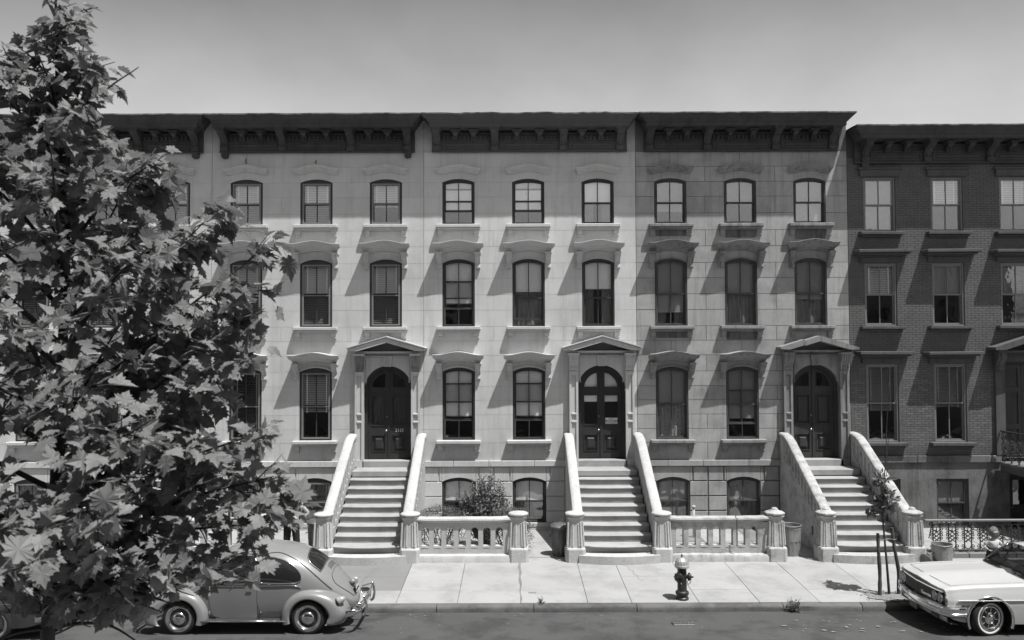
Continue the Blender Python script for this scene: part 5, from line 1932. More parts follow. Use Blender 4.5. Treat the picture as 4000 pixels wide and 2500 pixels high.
for sgn in (-1, 1):
    # door skin, proud of the body by a few millimetres so its shut line reads
    dtop = lambda x: .90
    D = patch_side(-.66, .24, lambda x: .29 + max(0, (-.45 - x)) * .5, lambda x: .925, .005, 20, 8, sgn).build('door', M['car_grey'], VW, smooth=True)
    seam = [(-.66, .925), (-.655, .6), (-.62, .42), (-.55, .33), (-.45, .285), (.24, .285), (.24, .6), (.24, .925), (.235, 1.15), (.20, 1.36)]
    q = MB().tube([(x, sgn * (bwy(x, z) + .003), z) for x, z in smoothpath([(a, 0, b) for a, b in seam], 4) and [(p[0], p[2]) for p in smoothpath([(a, 0, b) for a, b in seam], 4)]], .005, 4)
    q.build('shut_line', M['dark_steel'], VW)
    B_ = MB().cbox(.06, .17, -.007, .007, -.007, .007, .003)
    B_.xform(Matrix.Translation((0, sgn * (bwy(.1, .86) + .03), .875)))
    B_.build('door_handle', M['chrome'], D)
    for zz in (.40, .78):
        MB().cbox(-.675, -.645, sgn * bwy(-.66, zz) - .02, sgn * bwy(-.66, zz) + .02, zz - .03, zz + .03, .006).build('hinge', M['car_grey'], D)
    # windows
    def win(outline, name):
        pl = [(p[0], p[2]) for p in smoothpath([(a, 0, b) for a, b in outline + [outline[0]]], 5)][:-1]
        n = 8
        cx = sum(p[0] for p in pl) / len(pl)
        cz = sum(p[1] for p in pl) / len(pl)
        rows = []
        for k in range(n + 1):
            t = 1 - k / n * .999
            rows.append([(lerp(cx, a, t), sgn * (bwy(lerp(cx, a, t), lerp(cz, b, t)) + .004), lerp(cz, b, t)) for a, b in pl])
        W = MB().grid(rows, cv=True).build(name, M['car_glass'], VW, smooth=True)
        MB().tube([(a, sgn * (bwy(a, b) + .006), b) for a, b in pl + [pl[0], pl[1]]], .012, 6, caps=False).build('window_trim', M['chrome'], W, smooth=True)
    win([(.30, .965), (.29, 1.15), (.285, 1.33), (.36, 1.395), (.53, 1.39), (.76, 1.325), (.96, 1.19), (1.045, 1.06), (1.03, .98), (.9, .95), (.6, .95)], 'rear_side_window')
    win([(-.56, .965), (-.52, 1.1), (-.44, 1.28), (-.36, 1.385), (-.15, 1.41), (.16, 1.405), (.19, 1.2), (.195, .965), (0, .95), (-.3, .95)], 'door_window')
    # gutter over the windows and belt strip
    gut = [(-.62, 1.13), (-.50, 1.36), (-.30, 1.435), (0, 1.455), (.3, 1.452), (.55, 1.42), (.78, 1.33), (.98, 1.19), (1.15, 1.03), (1.30, .88), (1.42, .76)]
    gp = [(p[0] if p[0] < .3 else .3 + (p[0] - .3) * 1.16, p[2]) for p in smoothpath([(a, 0, b * (1.0 if a < .5 else 1.03)) for a, b in gut], 4)]
    MB().tube([(a, sgn * (bwy(a, b) + .004), b) for a, b in gp], .009, 5).build('rain_gutter', M['dark_steel'], VW)
    bl = [(-1.45 + k * .1, .80 + .11 * min(1, max(0, (-1.45 + k * .1 + 1.5) / 1.0))) for k in range(26)]
    MB().tube([(a, sgn * (bwy(a, min(b, bp(a)[1] + .03)) + .006), min(b, bp(a)[1] + .03)) for a, b in bl], .011, 6).build('belt_strip', M['chrome'], VW, smooth=True)
    # running board
    MB().cbox(-.78, .80, *(sorted((sgn * .60, sgn * .755))), .255, .285, .01).build('running_board', M['dark_steel'], VW)
    MB().tube([(-.80, sgn * .755, .275), (.80, sgn * .755, .275)], .016, 6).build('running_board_trim', M['chrome'], VW, smooth=True)
    # fenders: a shell swept round each wheel
    def fender(cx, ang0, ang1, R, wid, name, tail):
        rows = []
        n = 30
        for i in range(n + 1):
            a = lerp(ang0, ang1, i / n)
            rin = R(a)
            rl = .352
            row = []
            for k in range(9):
                t = k / 8
                # from the body out over a rounded shoulder down to the wheel lip
                ph = t * pi * .56
                yy = lerp(.40, wid, sin(min(ph, pi / 2)) ** .8) if ph < pi / 2 else wid - .012 * (ph - pi / 2)
                rad = rl + (rin - rl) * (max(0, cos(ph)) ** .62 if ph < pi / 2 else 0)
                row.append((cx + rad * cos(a) * tail(a), sgn * yy, max(.20, .325 + rad * sin(a))))
            row.append((cx + (rl - .012) * cos(a) * tail(a), sgn * (wid - .03), max(.20, .325 + (rl - .012) * sin(a))))
            rows.append(row)
        return MB().grid(rows).build(name, M['car_grey'], VW, smooth=True)
    fender(-1.2, radians(-18), radians(212), lambda a: .50 + .05 * max(0, cos(a)) + .12 * max(0, -cos(a)) ** 2, .775, 'front_fender', lambda a: 1 + .18 * max(0, -cos(a)) ** 2)
    fender(1.2, radians(-28), radians(196), lambda a: .50 + .04 * max(0, -cos(a)) + .14 * max(0, cos(a)) ** 2, .775, 'rear_fender', lambda a: 1 + .16 * max(0, cos(a)) ** 2 * (1 if sin(a) > 0 else .5))
    # tail lamp and headlamp
    q = MB().lathe([(.001, .105), (.035, .09), (.062, .05), (.075, 0), (.078, -.03)], 18, 'z')
    q.v = [(x, y, z * (1.25 if z > 0 else 1)) for x, y, z in q.v]
    q.xform(Matrix.Translation((1.77, sgn * .665, .62)) @ Matrix.Rotation(sgn * radians(-12), 4, 'Z') @ Matrix.Rotation(radians(62), 4, 'Y'))
    T_ = q.build('tail_lamp', M['lens'], VW, smooth=True)
    q = MB().lathe([(.11, -.05), (.115, 0), (.10, .02), (.06, .035), (0, .04)], 20, 'x')
    q.xform(Matrix.Translation((-1.66, sgn * .52, .69)) @ Matrix.Rotation(radians(180 + 28), 4, 'Y'))
    q.build('headlight', M['lens'], VW, smooth=True)
    # wheels
    for cx in (-1.2, 1.2):
        wheel(VW, cx, sgn * .66, .318, sgn, 'small')
# engine lid, louvres, rear window, number plate
rows = []
for i in range(17):
    x = lerp(1.56, 1.96, i / 16)
    hw = .40 * (1 - .45 * ((i / 16) ** 2))
    hw *= min(1, .82 + .18 * sqrt(i / 3)) if i < 3 else 1
    rows.append([(x + .004, yy, btop(x, yy) + .007) for yy in [lerp(-hw, hw, j / 12) for j in range(13)]])
EL = MB().grid(rows).build('engine_lid', M['car_grey'], VW, smooth=True)
edge = [r[0] for r in rows] + rows[-1][1:] + [r[-1] for r in reversed(rows)][1:] + list(reversed(rows[0]))[1:]
MB().tube(edge, .005, 4, caps=False).build('shut_line', M['dark_steel'], EL)
for k in range(13):
    yy = lerp(-.20, .20, k / 12)
    a, b = 1.45, 1.53
    MB().tube([(a, yy, btop(a, yy) + .003), (b, yy, btop(b, yy) + .003)], .006, 4).build('louvre', M['dark_steel'], VW)
pl = [(p[0], p[1]) for p in smoothpath([(x, y, 0) for x, y in [(1.08 + (a - .77) * 1.02, b * .98) for a, b in ((.80, -.36), (.77, 0), (.80, .36), (.86, .43), (1.0, .44), (1.07, .40), (1.095, 0), (1.07, -.40), (1.0, -.44), (.86, -.43), (.80, -.36))]], 5)][:-1]
rows = []
for k in range(9):
    t = 1 - k / 8 * .999
    rows.append([(lerp(1.25, a, t), b * t, btop(lerp(1.25, a, t), b * t) + .005) for a, b in pl])
RW = MB().grid(rows, cv=True).build('rear_window', M['car_glass'], VW, smooth=True)
MB().tube([(a, b, btop(a, b) + .008) for a, b in pl + pl[:2]], .014, 6, caps=False).build('window_seal', M['chrome'], RW, smooth=True)
PM = Matrix.Translation((1.965, 0, .70)) @ Matrix.Rotation(radians(90), 4, 'Z') @ Matrix.Rotation(radians(-12), 4, 'X')
NP = MB().cbox(-.155, .155, -.02, -.008, -.08, .08, .004).xform(PM).build('number_plate', M['dark_steel'], VW)
t = text_mb('DWLU', .085)
t.v = [(a, b - .022, c + .012) for a, b, c in t.v]
t.xform(PM).build('plate_lettering', M['lettering_white'], NP)
MB().cbox(-.155, .155, -.024, -.019, -.08, -.068, .001).add([(-.15, -.0235, .07), (.15, -.0235, .07), (.15, -.0235, .078), (-.15, -.0235, .078)], [(0, 1, 2, 3)]).xform(PM).build('plate_border', M['lettering_white'], NP)
q = MB().lathe([(.001, .08), (.04, .07), (.06, .03), (.06, -.04), (.03, -.08), (.001, -.085)], 14, 'y')
q.xform(Matrix.Translation((1.90, 0, .80)))
q.build('plate_lamp', M['car_grey'], VW, smooth=True)
# bumpers with overriders and tube bars
for s, xb, nm in ((1, 2.17, 'rear_bumper'), (-1, -1.98, 'front_bumper')):
    path = [(xb - s * .24, -.76, .40), (xb - s * .08, -.70, .42), (xb - s * .01, -.45, .42), (xb, 0, .42), (xb - s * .01, .45, .42), (xb - s * .08, .70, .42), (xb - s * .24, .76, .40)]
    rows = []
    for p in smoothpath(path, 5):
        rows.append([(p[0] + s * a, p[1], p[2] + b) for a, b in ((-.02, .055), (.0, .052), (.022, .03), (.028, 0), (.022, -.03), (0, -.052), (-.02, -.055))])
    Bm = MB().grid(rows, cap0=True, cap1=True).build(nm, M['chrome'], VW, smooth=True)
    for yy in (-.46, .46):
        ov = [(xb - s * .0, yy, .29), (xb + s * .05, yy, .33), (xb + s * .075, yy, .45), (xb + s * .06, yy, .58), (xb + s * .02, yy, .645)]
        MB().tube(smoothpath(ov, 4), .027, 8).build('overrider', M['chrome'], Bm, smooth=True)
        bar = [(xb - s * .22, yy * 1.55, .50), (xb - s * .02, yy * 1.40, .57), (xb + s * .03, yy, .58)]
        MB().tube(smoothpath(bar, 5), .014, 7).build('tube_bar', M['chrome'], Bm, smooth=True)
    bar = [(xb + s * .03, -.46, .58), (xb + s * .035, -.2, .585), (xb + s * .035, .2, .585), (xb + s * .03, .46, .58)]
    MB().tube(smoothpath(bar, 4), .014, 7).build('tube_bar', M['chrome'], Bm, smooth=True)
    if s > 0:
        for yy in (-.22, .22):
            MB().tube([(1.85, yy, .30), (2.1, yy, .275)], .02, 8).build('tail_pipe', M['chrome'], VW, smooth=True)
rows = []
for i in range(15):
    x = lerp(-1.72, -.86, i / 14)
    hw = lerp(.24, .52, (i / 14) ** .6)
    rows.append([(x, yy, btop(x, yy) + .006) for yy in [lerp(-hw, hw, j / 10) for j in range(11)]])
MB().grid(rows).build('bonnet', M['car_grey'], VW, smooth=True)
rows = []
for i in range(9):
    x = lerp(-.76, -.50, i / 8)
    hw = lerp(.52, .46, i / 8)
    rows.append([(x, yy, btop(x, yy) + .006) for yy in [lerp(-hw, hw, j / 10) for j in range(11)]])
MB().grid(rows).build('windscreen', M['car_glass'], VW, smooth=True)

# ---- long white saloon at the right: only the nose is in the picture, the whole car is built
random.seed(82)
IM = thing('white_car', 'long white saloon with chrome bumper parked nose first beyond the sapling', 'car', (10.29, 16.18, .075), rz=0.0)
HW = 1.0
IM.scale = (1, .95, 1)
CT = [  # x, z bottom, z side crease, z top, half width bottom, half width at crease, half width at top edge
    (-2.42, .40, .66, .86, .90, .955, .90), (-2.30, .33, .66, .895, .94, .985, .93), (-2.0, .27, .665, .925, .955, 1.0, .945), (-1.5, .25, .67, .945, .96, 1.005, .95), (-1.0, .25, .675, .96, .965, 1.01, .955),
    (-.62, .25, .68, .975, .965, 1.01, .955), (.0, .25, .68, .98, .965, 1.01, .95), (.9, .25, .68, .975, .965, 1.01, .95), (1.6, .25, .68, .965, .965, 1.01, .95), (2.2, .28, .67, .94, .95, 1.0, .93), (2.75, .34, .64, .90, .92, .96, .88), (2.95, .42, .62, .84, .86, .9, .82)]
def csec(x):
    zb, zc, zt, wb, wc, wt = interp(CT, x)
    h = []
    for t in (0, .25, .5, .75, 1):
        h.append((lerp(wb, wc, t ** .7), lerp(zb, zc, t)))
    for t in (.15, .35, .55, .75, .9):
        h.append((lerp(wc, wt, t ** 1.4) - .004, lerp(zc, zt - .045, t)))
    for a in (0, 30, 55, 75, 90):
        h.append((wt - .075 + .075 * cos(radians(a)), zt - .045 + .045 * sin(radians(a))))
    for t in (.12, .25, .42, .6, .8, 1.0):
        y = (wt - .075) * (1 - t)
        # hood: slight crown and a raised centre spear
        crown = .018 * (1 - (y / wt) ** 2) - .012 * (1 if .45 < y < .85 else 0)
        peak = .022 * max(0, 1 - abs(y) / .16) if x < -.62 else 0
        h.append((y, zt + crown + peak))
    return h
R_w, FX, RX = .350, -1.57, 1.52
rows = []
N = 150
for i in range(N + 1):
    x = lerp(-2.42, 2.95, i / N)
    h = csec(x)
    bow = lambda y: .10 * (y / 1.0) ** 2 * max(0, min(1, (-1.2 - x) / 1.2)) - .012 * max(0, 1 - abs(y) / .12) * max(0, min(1, (-1.9 - x) / .5))
    rows.append([(x + bow(a), -a, b) for a, b in h] + [(x + bow(a), a, b) for a, b in reversed(h[:-1])])
hull = MB().grid(rows, cap0=True, cap1=True)
# finer side strip near the wheels is cut away: drop faces inside the wheel circles, pull the edge onto the circle
Ro = .405
vv = []
for (x, y, z) in hull.v:
    if abs(y) > .85 and z < .80:
        for wx in (FX, RX):
            dx, dz = x - wx, z - .34
            d = sqrt(dx * dx + dz * dz)
            if abs(d - Ro) < .034 and dz > -.15:
                x, z = wx + dx / d * Ro, .34 + dz / d * Ro
    vv.append((x, y, z))
hull.v = vv
def inside(f):
    c = [sum(hull.v[i][k] for i in f) / len(f) for k in range(3)]
    if len(f) > 4 or abs(c[1]) < .85 or c[2] > .82:
        return False
    return any(sqrt((c[0] - wx) ** 2 + (c[2] - .34) ** 2) < Ro - .004 for wx in (FX, RX))
hull.f = [f for f in hull.f if not inside(f)]
hull.build('body', M['car_white'], IM, smooth=True, angle=42)
for sgn in (-1, 1):
    for wx in (FX, RX):
        rows = []
        for k in range(25):
            a = lerp(radians(-22), radians(202), k / 24)
            rows.append([(wx + rr * cos(a), sgn * yy, .34 + rr * sin(a)) for rr, yy in ((Ro + .03, .995), (Ro + .028, 1.015), (Ro + .005, 1.022), (Ro - .012, 1.01), (Ro - .014, .97))])
        MB().grid(rows).build('wheel_arch_trim', M['chrome'], IM, smooth=True)
        rows = []
        for k in range(25):
            a = lerp(radians(-30), radians(210), k / 24)
            rows.append([(wx + (Ro + .02) * cos(a), sgn * yy, .34 + (Ro + .02) * sin(a)) for yy in (.97, .62)])
        MB().grid(rows).build('wheel_well', M['rubber'], IM)
        wheel(IM, wx, sgn * (.855 if wx == FX else .86), R_w, sgn, 'big', steer=radians(14) if wx == FX else 0)
    # side trim strip, fender emblem
    MB().cbox(-2.17, 2.7, *sorted((sgn * 1.0, sgn * 1.022)), .675, .70, .006).build('side_strip', M['chrome'], IM)
    e = MB()
    for s2 in (-1, 1):
        e.prism([(0, -.025), (0, .02), (s2 * .03, .028), (s2 * .065, .03), (s2 * .06, .008), (s2 * .02, -.005)], None, sgn * .995, sgn * 1.02)
    e.prism([(-.012, .0), (.012, .0), (.004, -.055), (-.004, -.055)], None, sgn * .995, sgn * 1.02)
    e.v = [(a - 2.02, b, c + .575) for a, b, c in e.v]
    e.build('fender_emblem', M['dark_steel'], IM)
def frontx(y, z=.7):
    return -2.42 + .10 * (y / 1.0) ** 2 - .012 * max(0, 1 - abs(y) / .12)
# grille recess, bars, headlights
def strip(ys, z0, z1, off0, off1, name, m, parent, close=True):
    rows = []
    for yy in ys:
        x = frontx(yy)
        rows.append([(x + off0, yy, z0), (x + off0, yy, z1), (x + off1, yy, z1), (x + off1, yy, z0)])
    return MB().grid(rows, cv=True, cap0=True, cap1=True).build(name, m, parent)
ysg = [lerp(-.86, .86, k / 24) for k in range(25)]
G = strip(ysg, .575, .80, -.012, .03, 'grille', M['rubber'], IM)
for k in range(8):
    z = .59 + k * .026
    strip([lerp(-.56, .56, q / 14) for q in range(15)], z, z + .007, -.026, -.012, 'grille_bar', M['frame_light'], G)
strip(ysg, .80, .822, -.035, .0, 'grille_trim', M['chrome'], G)
strip(ysg, .556, .575, -.035, .0, 'grille_trim', M['chrome'], G)
for sgn in (-1, 1):
    for yy in (.635, .79):
        hx_, hz = frontx(yy) - .012, .69
        q = MB().lathe([(.088, .0), (.092, -.03), (.082, -.035), (.075, -.02)], 24, 'x', (hx_, sgn * yy, hz))
        H_ = q.build('headlight', M['chrome'], IM, angle=50)
        MB().lathe([(.076, -.018), (.06, -.034), (.03, -.042), (0, -.044)], 20, 'x', (hx_, sgn * yy, hz)).build('lens', M['lens'], H_, smooth=True)
    MB().lathe([(.055, .0), (.058, -.02), (.03, -.03), (0, -.032)], 18, 'x', (frontx(.905) + .015, sgn * .905, .69)).build('marker_lamp', M['lens'], IM, smooth=True)
t = text_mb('Chevrolet', .085)
t.xform(Matrix.Translation((frontx(.33) - .034, -.36, .645)) @ Matrix.Rotation(radians(-90 + 4), 4, 'Z') @ Matrix.Scale(1, 4))
t.build('grille_script', M['chrome'], G)
# bumper, valance, plate
path = [(a, b, .485) for a, b in ((-2.02, -1.03), (-2.18, -1.035), (-2.33, -1.0), (-2.42, -.86), (-2.50, -.45), (-2.545, 0), (-2.50, .45), (-2.42, .86), (-2.33, 1.0), (-2.18, 1.035), (-2.02, 1.03))]
rows = []
for p in smoothpath(path, 5):
    d = Vector((p[0] + 1.6, p[1], 0)).normalized()
    rows.append([(p[0] + d.x * a, p[1] + d.y * a, p[2] + b) for a, b in ((-.06, .085), (-.01, .088), (.012, .06), (.012, .035), (-.012, .02), (-.012, -.02), (.008, -.035), (.004, -.08), (-.02, -.10), (-.06, -.10))])
BM = MB().grid(rows, cap0=True, cap1=True).build('front_bumper', M['chrome'], IM, angle=35)
rows = []
for k in range(21):
    yy = lerp(-.95, .95, k / 20)
    x = frontx(yy)
    rows.append([(x - .02, yy, .37), (x - .01, yy, .30), (x + .06, yy, .25), (x + .2, yy, .24)])
MB().grid(rows).build('valance', M['car_white'], IM, smooth=True)
for yy in (-.62, .62):
    MB().cbox(frontx(yy) - .045, frontx(yy) - .02, yy - .13, yy + .13, .295, .365, .008).build('parking_lamp', M['dark_steel'], BM)
MB().cbox(-2.53, -2.50, -.16, .16, .28, .42, .005).build('front_plate', M['dark_steel'], BM)
# bonnet shut line and wipers, glasshouse
for sgn in (-1, 1):
    MB().tube([(x, sgn * .80, csec(x)[15][1] + .001 + .002) for x in [lerp(-2.2, -.75, k / 16) for k in range(17)]], .004, 4).build('shut_line', M['dark_steel'], IM)
MB().tube([(frontx(y) + .16, y, .905 + .02 * (1 - y * y)) for y in [lerp(-.8, .8, k / 16) for k in range(17)]], .004, 4).build('shut_line', M['dark_steel'], IM)
rf = []
for i in range(17):
    x = lerp(-.22, 1.35, i / 16)
    zt = 1.425 - .035 * ((x - .5) / .8) ** 2
    hw = .66
    rf.append([(x, -hw - .03, zt - .055)] + [(x, lerp(-hw, hw, k / 10), zt - .03 * abs(lerp(-1, 1, k / 10)) ** 2.5) for k in range(11)] + [(x, hw + .03, zt - .055)])
MB().grid(rf).build('roof', M['car_white'], IM, smooth=True)
for sgn in (-1, 1):
    MB().tube([(-.68, sgn * .83, .985), (-.46, sgn * .77, 1.19), (-.21, sgn * .69, 1.365)], .02, 7).build('windscreen_pillar', M['chrome'], IM, smooth=True)
    MB().tube([(-.21, sgn * .69, 1.365), (.7, sgn * .69, 1.375), (1.33, sgn * .69, 1.33)], .022, 6).build('gutter_rail', M['chrome'], IM, smooth=True)
    MB().prism([(1.20, 1.34), (1.36, 1.33), (2.0, .985), (1.55, .985)], None, sgn * .70, sgn * .80).build('rear_pillar', M['car_white'], IM)
    MB().tube([(-.30, sgn * .84, .99), (-.16, sgn * .73, 1.28)], .012, 5).build('vent_window_post', M['chrome'], IM)
    MB().add([(-.60, sgn * .83, .99), (1.55, sgn * .83, .99), (1.25, sgn * .70, 1.34), (-.19, sgn * .70, 1.36)], [(0, 1, 2, 3)]).build('side_window', M['pane_car'], IM)
MB().grid([[(-.70 - .10 * (1 - y * y), y, .985), (-.45 - .07 * (1 - y * y), y * .93, 1.19), (-.21 - .03 * (1 - y * y), y * .84, 1.385)] for y in [lerp(-.82, .82, k / 12) for k in range(13)]]).build('windscreen', M['pane_car'], IM, smooth=True)
MB().grid([[(1.36, y * .84, 1.36), (2.0, y, .985)] for y in (-.8, -.3, .3, .8)]).build('rear_window', M['pane_car'], IM)
MB().box(-.72, 1.9, -.82, .82, .982, .99).build('parcel_shelf', M['upholstery'], IM)
MB().cbox(-.62, -.25, -.80, .80, .93, 1.03, .03).build('dashboard', M['upholstery'], IM)
for x in (.45, 1.3):
    MB().cbox(x, x + .18, -.72, .72, .6, 1.14, .05).build('seat_back', M['upholstery'], IM)
MB().tube([(-.12 + .06 * sin(t), -.38 + .19 * cos(t), 1.03 + .17 * sin(t)) for t in [2 * pi * k / 20 for k in range(21)]], .012, 6, caps=False).build('steering_wheel', M['rubber'], IM, smooth=True)
for yy in (-.35, .30):
    MB().tube([(-.80, yy, .99), (-.70, yy + .02, 1.0), (-.64, yy + .30, 1.03)], .009, 5).build('wiper', M['dark_steel'], IM)
MB().cbox(2.80, 3.03, -.98, .98, .38, .56, .04).build('rear_bumper', M['chrome'], IM)

# ---- dark parked car at the picture edge, behind the tree
random.seed(83)
DK = thing('dark_car', 'low dark saloon mostly hidden behind the tree trunk and leaves', 'car', (-10.9, 16.1, .075))
DT = [(-2.4, .35, .60, .80, .85, .90), (-2.0, .25, .62, .92, .90, .94), (-.9, .25, .64, .98, .91, .95), (.9, .25, .64, .97, .91, .95), (2.0, .27, .62, .90, .90, .93), (2.4, .36, .58, .78, .84, .88)]
rows = []
for i in range(41):
    x = lerp(-2.4, 2.4, i / 40)
    zb, zc, zt, wb, wc = interp(DT, x)
    h = [(wb, zb), (wc, zc), (wc - .02, zt - .08), (wc - .07, zt - .02), (wc - .16, zt), (0, zt + .02)]
    rows.append([(x, -a, b) for a, b in h] + [(x, a, b) for a, b in reversed(h[:-1])])
MB().grid(rows, cap0=True, cap1=True).build('body', M['cornice'], DK, smooth=True, angle=40)
rows = []
for i in range(13):
    x = lerp(-1.1, 1.5, i / 12)
    hz = .42 * max(0, 1 - abs((x - .2) / 1.3) ** 3.2)
    rows.append([(x, -.82, .97), (x, -.72, .97 + hz * .85), (x, -.5, .97 + hz), (x, .5, .97 + hz), (x, .72, .97 + hz * .85), (x, .82, .97)])
MB().grid(rows).build('cabin', M['cornice'], DK, smooth=True, angle=50)
for sgn in (-1, 1):
    MB().add([(-.7, sgn * .815, 1.0), (1.0, sgn * .815, 1.0), (.85, sgn * .752, 1.27), (-.4, sgn * .752, 1.27)], [(0, 1, 2, 3)]).build('side_window', M['car_glass'], DK)
    MB().tube([(-2.3, sgn * .945, .70), (2.3, sgn * .925, .70)], .012, 6).build('side_strip', M['chrome'], DK)
    for cx in (-1.45, 1.45):
        wheel(DK, cx, sgn * .86, .33, sgn, 'small')
for s in (-1, 1):
    rows = []
    for p in smoothpath([(s * 2.25, -.95, .45), (s * 2.46, -.8, .45), (s * 2.54, 0, .45), (s * 2.46, .8, .45), (s * 2.25, .95, .45)], 5):
        rows.append([(p[0] + s * a, p[1], p[2] + b) for a, b in ((-.03, .07), (.02, .05), (.03, 0), (.02, -.05), (-.03, -.07))])
    MB().grid(rows, cap0=True, cap1=True).build('bumper', M['chrome'], DK, smooth=True)
    for yy in (-.62, .62):
        MB().lathe([(.09, 0), (.09, s * .03), (.05, s * .045), (0, s * .05)], 16, 'x', (s * 2.39, yy, .66)).build('lamp', M['lens'], DK, smooth=True)

# ---------------------------------------------------------------- the broad-leaved tree in front
random.seed(91)
from mathutils import noise
TX, TY = -3.78, 6.70
TR = thing('street_tree', 'young broad-leaved tree close to the viewer, hiding the end of the row', 'tree', (TX, TY, .13))
tp = smoothpath([(TX, TY, .10), (TX + .03, TY, 1.6), (TX + .04, TY, 2.9), (TX + .10, TY - .02, 4.2), (TX + .13, TY, 5.3), (TX + .14, TY + .02, 6.4), (TX + .08, TY, 7.4), (TX + .05, TY, 8.05), (TX + .04, TY, 8.33)], 6)
nt = len(tp)
B(MB().tube(tp, [lerp(.068, .006, (i / (nt - 1)) ** 1.15) for i in range(nt)], 10), 'trunk', M['bark'], TR, smooth=True)
def axis(z):
    for i in range(nt - 1):
        if tp[i][2] <= z <= tp[i + 1][2]:
            t = (z - tp[i][2]) / (tp[i + 1][2] - tp[i][2])
            return Vector((lerp(tp[i][0], tp[i + 1][0], t), lerp(tp[i][1], tp[i + 1][1], t), z))
    return Vector(tp[-1])

# leaf shape: five toothed lobes, folded along the midrib
def leaf_shape(fold, droop, seed):
    rs = random.Random(seed)
    out = [(.0, .0), (.16, -.10), (.30, -.04), (.27, .08), (.48, .14), (.40, .22), (.62, .40), (.42, .40), (.44, .52), (.26, .50), (.27, .68), (.15, .70), (.0, 1.0)]
    pts = []
    for x, y in out:
        pts.append((x * (1 + rs.uniform(-.08, .08)), y + rs.uniform(-.03, .03)))
    right = pts
    left = [(-x * (1 + rs.uniform(-.08, .08)), y + rs.uniform(-.03, .03)) for x, y in out[1:-1]]
    def P(x, y):
        r = sqrt(x * x + (y - .3) ** 2)
        return (x, y, fold * abs(x) - droop * r * r + rs.uniform(-.02, .02))
    V = [P(x, y) for x, y in right] + [P(x, y) for x, y in reversed(left)]
    V.append((0, .30, -.02))
    n = len(V) - 1
    F = [(i, (i + 1) % n, n) for i in range(n)]
    # leaf stalk
    b = len(V)
    V += [(-.012, 0, 0), (.012, 0, 0), (.008, -.45, -.10), (-.008, -.45, -.10)]
    F.append((b, b + 1, b + 2, b + 3))
    return V, F
SHAPES = [leaf_shape(f, d, 5 + k) for k, (f, d) in enumerate(((.30, .15), (.12, .35), (-.12, .25), (.5, .1), (.22, .5), (.05, .12)))]
LM = []
for k, (V, F) in enumerate(SHAPES):
    me = bpy.data.meshes.new('leaf')
    me.from_pydata(V, [], F)
    me.materials.append(M['leaf'])
    LM.append(me)
leaves = []   # (matrix, shape)
SLACK = [0.0]
def add_leaf(p, out, size):
    up = (Vector((0, 0, 1)) * rnd(.5, 1.1) + out * rnd(.0, .9) + rvec() * .75 + Vector((0, -.12, 0))).normalized()
    tip = (out * rnd(.5, 1.0) + rvec() * .7 + Vector((0, 0, rnd(-.65, .1)))).normalized()
    tip = (tip - up * tip.dot(up))
    if tip.length < 1e-3:
        return
    tip.normalize()
    c = p + tip * size * .5
    ax = axis(min(max(c.z, 1), 8.3))
    rad = sqrt((c.x - ax.x) ** 2 + (c.y - ax.y) ** 2)
    clump = noise.noise(c * 1.9)
    lim = reach(c.z) * (.86 + .26 * noise.noise(c * 1.3 + Vector((7, 3, 1)))) + SLACK[0] + (.05 if c.z > 7.2 else 0)
    if rad > lim + rnd(-.05, .05) or c.z < 3.25 or (clump < -.34 and SLACK[0] == 0 and random.random() < .7):
        return
    # the crown lifts towards the street light: no leaves low down on the near side
    if c.z < 5.45 - (.325 - .042 * max(0, min(1, (rad - .75) / .5))) * c.y + rnd(-.06, .06):
        return
    side = tip.cross(up)
    R = Matrix((side, tip, up)).transposed().to_4x4()
    leaves.append((Matrix.Translation(p + tip * size * .4) @ R @ Matrix.Scale(size, 4), random.randrange(len(LM))))
wood = []
def twig(a, d, L, r, nl, size):
    ax = axis(min(max(a.z, 1), 8.0))
    if SLACK[0] == 0 and sqrt((a.x - ax.x) ** 2 + (a.y - ax.y) ** 2) > reach(a.z) * .92 + .05:
        return
    if a.z < 5.45 - .325 * a.y - .05 or a.z < 3.2:
        return
    pts = [a]
    p = a.copy()
    dd = d.normalized()
    for k in range(4):
        dd = (dd + rvec() * .22 + Vector((0, 0, .04))).normalized()
        p = p + dd * L / 4
        pts.append(p.copy())
    had = len(leaves)
    for k in range(nl):
        t = (k + rnd(.2, 1)) / nl
        i = min(int(t * 4), 3)
        q = pts[i].lerp(pts[i + 1], t * 4 - i)
        o = (dd + rvec() * .9).normalized()
        o.z *= .5
        add_leaf(q + rvec() * .015, o.normalized(), size * rnd(.5, 1.2))
    add_leaf(pts[-1], dd, size * rnd(.8, 1.1))
    add_leaf(pts[-1], (dd + rvec() * .6).normalized(), size * rnd(.8, 1.2))
    if len(leaves) - had > 3:
        wood.append((pts[:4] if len(leaves) - had < 6 else pts, [lerp(r, .002, i / 4) for i in range(5)]))
